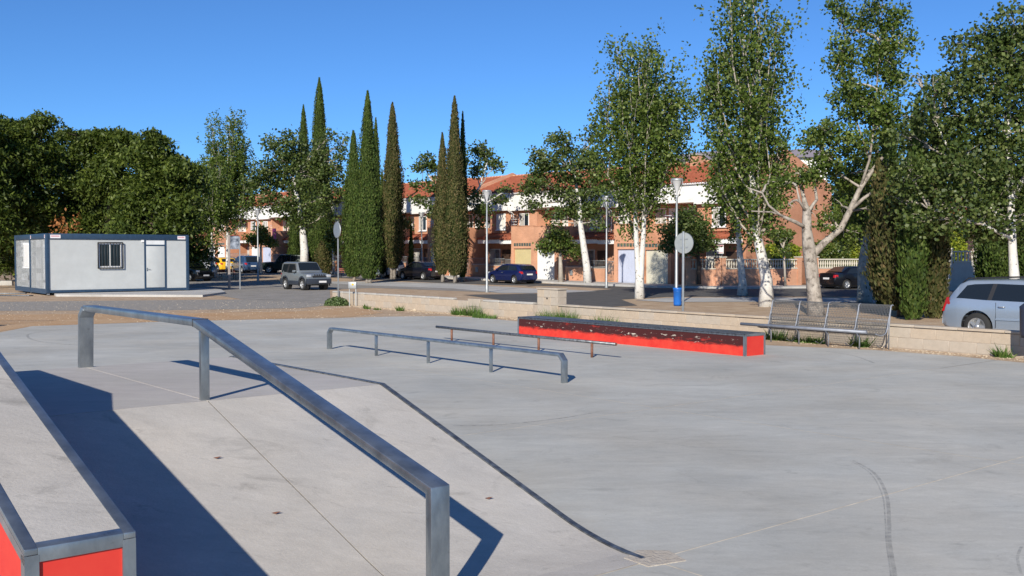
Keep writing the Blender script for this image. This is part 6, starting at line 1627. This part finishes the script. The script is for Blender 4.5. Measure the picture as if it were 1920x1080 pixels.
# weeds and grass at the foot of the wall
def tuft(px, py, r, h, n, label, seed, wide=1.0, m=None, name='weed_tuft', lw=.02, b=None):
    b = P(px, py) if b is None else Vector(b); e = empty(name, b); tag(e, label, 'weed', 'weeds along the low wall')
    rn = np.random.default_rng(seed); a = rn.uniform(0, 6.28, n); rr_ = r * np.sqrt(rn.random(n)); base = np.stack([rr_ * np.cos(a) * wide * WD.x * 1.0 + rr_ * np.sin(a) * .35, rr_ * np.cos(a) * wide * WD.y + rr_ * np.sin(a) * .35, np.zeros(n)], 1)
    d = np.stack([np.cos(a) * .5, np.sin(a) * .5, np.ones(n)], 1) + rn.normal(size=(n, 3)) * .35; L_ = h * rn.uniform(.4, 1.1, (n, 1)); tip = base + d * L_ * .8; tip[:, 2] = np.maximum(tip[:, 2], .02)
    s_ = rn.normal(size=(n, 3)); s_[:, 2] = 0; s_ /= np.linalg.norm(s_, axis=1, keepdims=True); v_ = np.empty((n, 3, 3)); v_[:, 0] = base - s_ * lw; v_[:, 1] = base + s_ * lw; v_[:, 2] = tip
    quads_obj('blades', v_.reshape(-1, 3), m or M_GRASS, e, 3); return e
tw = [(875, .35, .35, .30, 260), (898, .3, .4, .42, 320), (940, .7, .6, .16, 300), (925, .55, .3, .18, 120), (1050, .35, .55, .42, 480), (1072, .3, .5, .40, 480), (1138, .3, .3, .32, 260), (1160, .3, .3, .26, 220), (1452, .25, .22, .20, 110), (1470, .3, .25, .28, 170), (1500, .3, .2, .15, 70), (1525, .35, .28, .20, 150), (1545, .3, .25, .17, 110), (1628, .30, .22, .24, 190), (775, .6, .2, .22, 120), (725, .9, .18, .14, 110), (705, .5, .1, .15, 60), (745, .9, .2, .12, 70), (1888, .12, .2, .25, 120)]
wlab = ['weed tuft left of the small buttress block', 'tall weed tuft right at the buttress block', 'flat green weed patch at the slab edge left of the red box', 'weed patch between the buttress block and the red box', 'thick grass clump right of the pier', 'grass clump behind the left end of the red box', 'thin grass tuft behind the middle of the red box', 'small grass tuft in the middle of the wall foot', 'weed at the left legs of the wire bench', 'dark weed under the left part of the wire bench', 'weed under the second section of the wire bench', 'broad weed under the middle of the wire bench', 'weed left of the third bench leg', 'dark weed by the right leg of the wire bench', 'small weed among pale stones on the sand', 'low weed on the sand right of the bush', 'tiny weed on the sand close to the bush', 'flat weed on the sand left of the pale stones', 'weed in the shadow of the dark bin']
for k, ((px, off, r, h, n), lab) in enumerate(zip(tw, wlab)): tuft(0, 0, r, h, n, lab, 200 + k, b=onwall(px, off), lw=.012 if h > .3 else .018)
# leafy bush by the meter box
bb_ = Vector(onwall(655, .60)); e = empty('leafy_bush', bb_); tag(e, 'low leafy green bush in front of the meter box at the wall end', 'bush')
rn = np.random.default_rng(77); n_ = 1500; d = rn.normal(size=(n_, 3)); d[:, 2] = np.abs(d[:, 2]); d /= np.linalg.norm(d, axis=1, keepdims=True)
c = d * rn.uniform(.55, 1, (n_, 1)) * np.array([.52, .42, .38]); quads_obj('leaves', leaf_quads(c, .085, rn, .5), leaf_mat('bush_leaf', (.07, .11, .04), (.11, .16, .06), (.17, .23, .10), .5, .2, .3), e)
q = MB()
for k in range(6): q.tube([(0, 0, 0), (math.cos(k) * .3, math.sin(k) * .25, .25)], .01, 4)
q.build('stem', M_BARKT, e)

# gravel and stones on the dirt
rn = np.random.default_rng(5)
def stones(name, region, n, smin, smax, m, label=None):
    v_, f_ = [], []
    base = np.array([(1, 0, -.3), (-.5, .87, -.3), (-.5, -.87, -.3), (0.2, 0.1, .8)])
    k = 0
    for _ in range(n):
        x, y = region(rn); s_ = smin + (smax - smin) * rn.random() ** 3; a = rn.uniform(0, 6.28); ca, sa = math.cos(a), math.sin(a)
        for p in base: v_.append((x + s_ * (p[0] * ca - p[1] * sa) * 1.1, y + s_ * (p[0] * sa + p[1] * ca), g(x, y) + s_ * p[2] * .7 + .2 * s_))
        f_ += [(k, k + 1, k + 3), (k + 1, k + 2, k + 3), (k + 2, k, k + 3)]; k += 4
    q = MB(); q.add(v_, f_); return tag(q.build(name, m), kind='stuff', label=label, cat='gravel')
def reg_left(r):
    while True:
        x = r.uniform(-22, -1); y = r.uniform(28, 46); p = 960 + x / y * F_PX; yy = 478 + 3990 / y
        if 560 < yy < 612 and yy < 600 + max(0, (620 - p)) * .02 and -50 < p < 1000:
            s_ = (Vector((x, y, 0)) - W0).dot(WN)
            if s_ < -.1: return x, y
def reg_wall(r):
    s_ = r.uniform(0, 34); o_ = abs(r.normal(0, .35)) + .02; q_ = W0 + WD * s_ - WN * o_; return q_.x, q_.y
M_ST = mat('pale_stone_chips', (.40, .32, .22), .9, color2=(.54, .46, .35), scale=30)
stones('gravel', reg_left, 2600, .008, .030, M_ST, 'loose pale gravel scattered over the sandy ground at the left')
stones('gravel', reg_wall, 3500, .008, .026, M_ST, 'loose pale gravel along the foot of the low wall')
for k, (px, py, s_) in enumerate(((764, 580, .16), (771, 579, .11), (779, 582, .1), (925, 585, .09), (938, 588, .07), (1265, 588, .05))):
    b = P(px, py); q = MB(); vs_ = []
    rg = random.Random(k)
    for j in range(3):
        for i in range(7):
            a = i * .897; r = s_ * (1, .8, .35)[j] * rg.uniform(.75, 1.1); vs_.append((math.cos(a) * r * 1.4, math.sin(a) * r, (0, .45, .7)[j] * s_ * rg.uniform(.85, 1.1)))
    q.add(vs_, [(j * 7 + i, j * 7 + (i + 1) % 7, (j + 1) * 7 + (i + 1) % 7, (j + 1) * 7 + i) for j in range(2) for i in range(7)] + [tuple(range(14, 21))])
    o = q.build('stone', M_ST, loc=b); tag(o, ('largest pale stone on the sand left of the pier', 'middle pale stone beside the largest one', 'small pale stone right of the largest one', 'pale stone at the weeds by the buttress block', 'small pale stone near the flat weed patch', 'little stone behind the red box')[k], 'stone', 'loose stones on the sand')
# scraps and lids left of the cabin
for k, (px, py, w_, lab) in enumerate(((8, 551, 1.1, 'dark flat metal lid lying on the dirt left of the cabin'), (26, 555, 1.0, 'dark flat strip on the dirt nearest the cabin corner'))):
    b = P(px, py); q = MB(); q.box(-w_, w_, -.18, .18, 0.0, .05); o = q.build('scrap_sheet', M_STEELD, loc=b, bevel=.01); o.rotation_euler = (0, 0, .2 - k * .4); tag(o, lab, 'scrap metal')
# dry leaves on the ramp
for k, (a, b_) in enumerate(((7.15, 3.05), (6.3, 3.1), (6.0, 4.7))):
    p = ab(a, b_, bank_z(a - A0) + .008); q = MB(); q.add([(-.03, -.008, .004), (0, -.018, .0), (.034, 0, .012), (0, .016, .006)], [(0, 1, 2, 3)]); o = q.build('dry_leaf', M_RUST, loc=p)
    tag(o, ('brown dry leaf high on the ramp left of the seam', 'smaller brown dry leaf lower on the ramp', 'tiny brown dry leaf right of the rail')[k], 'dry leaf', 'dry leaves on the ramp')
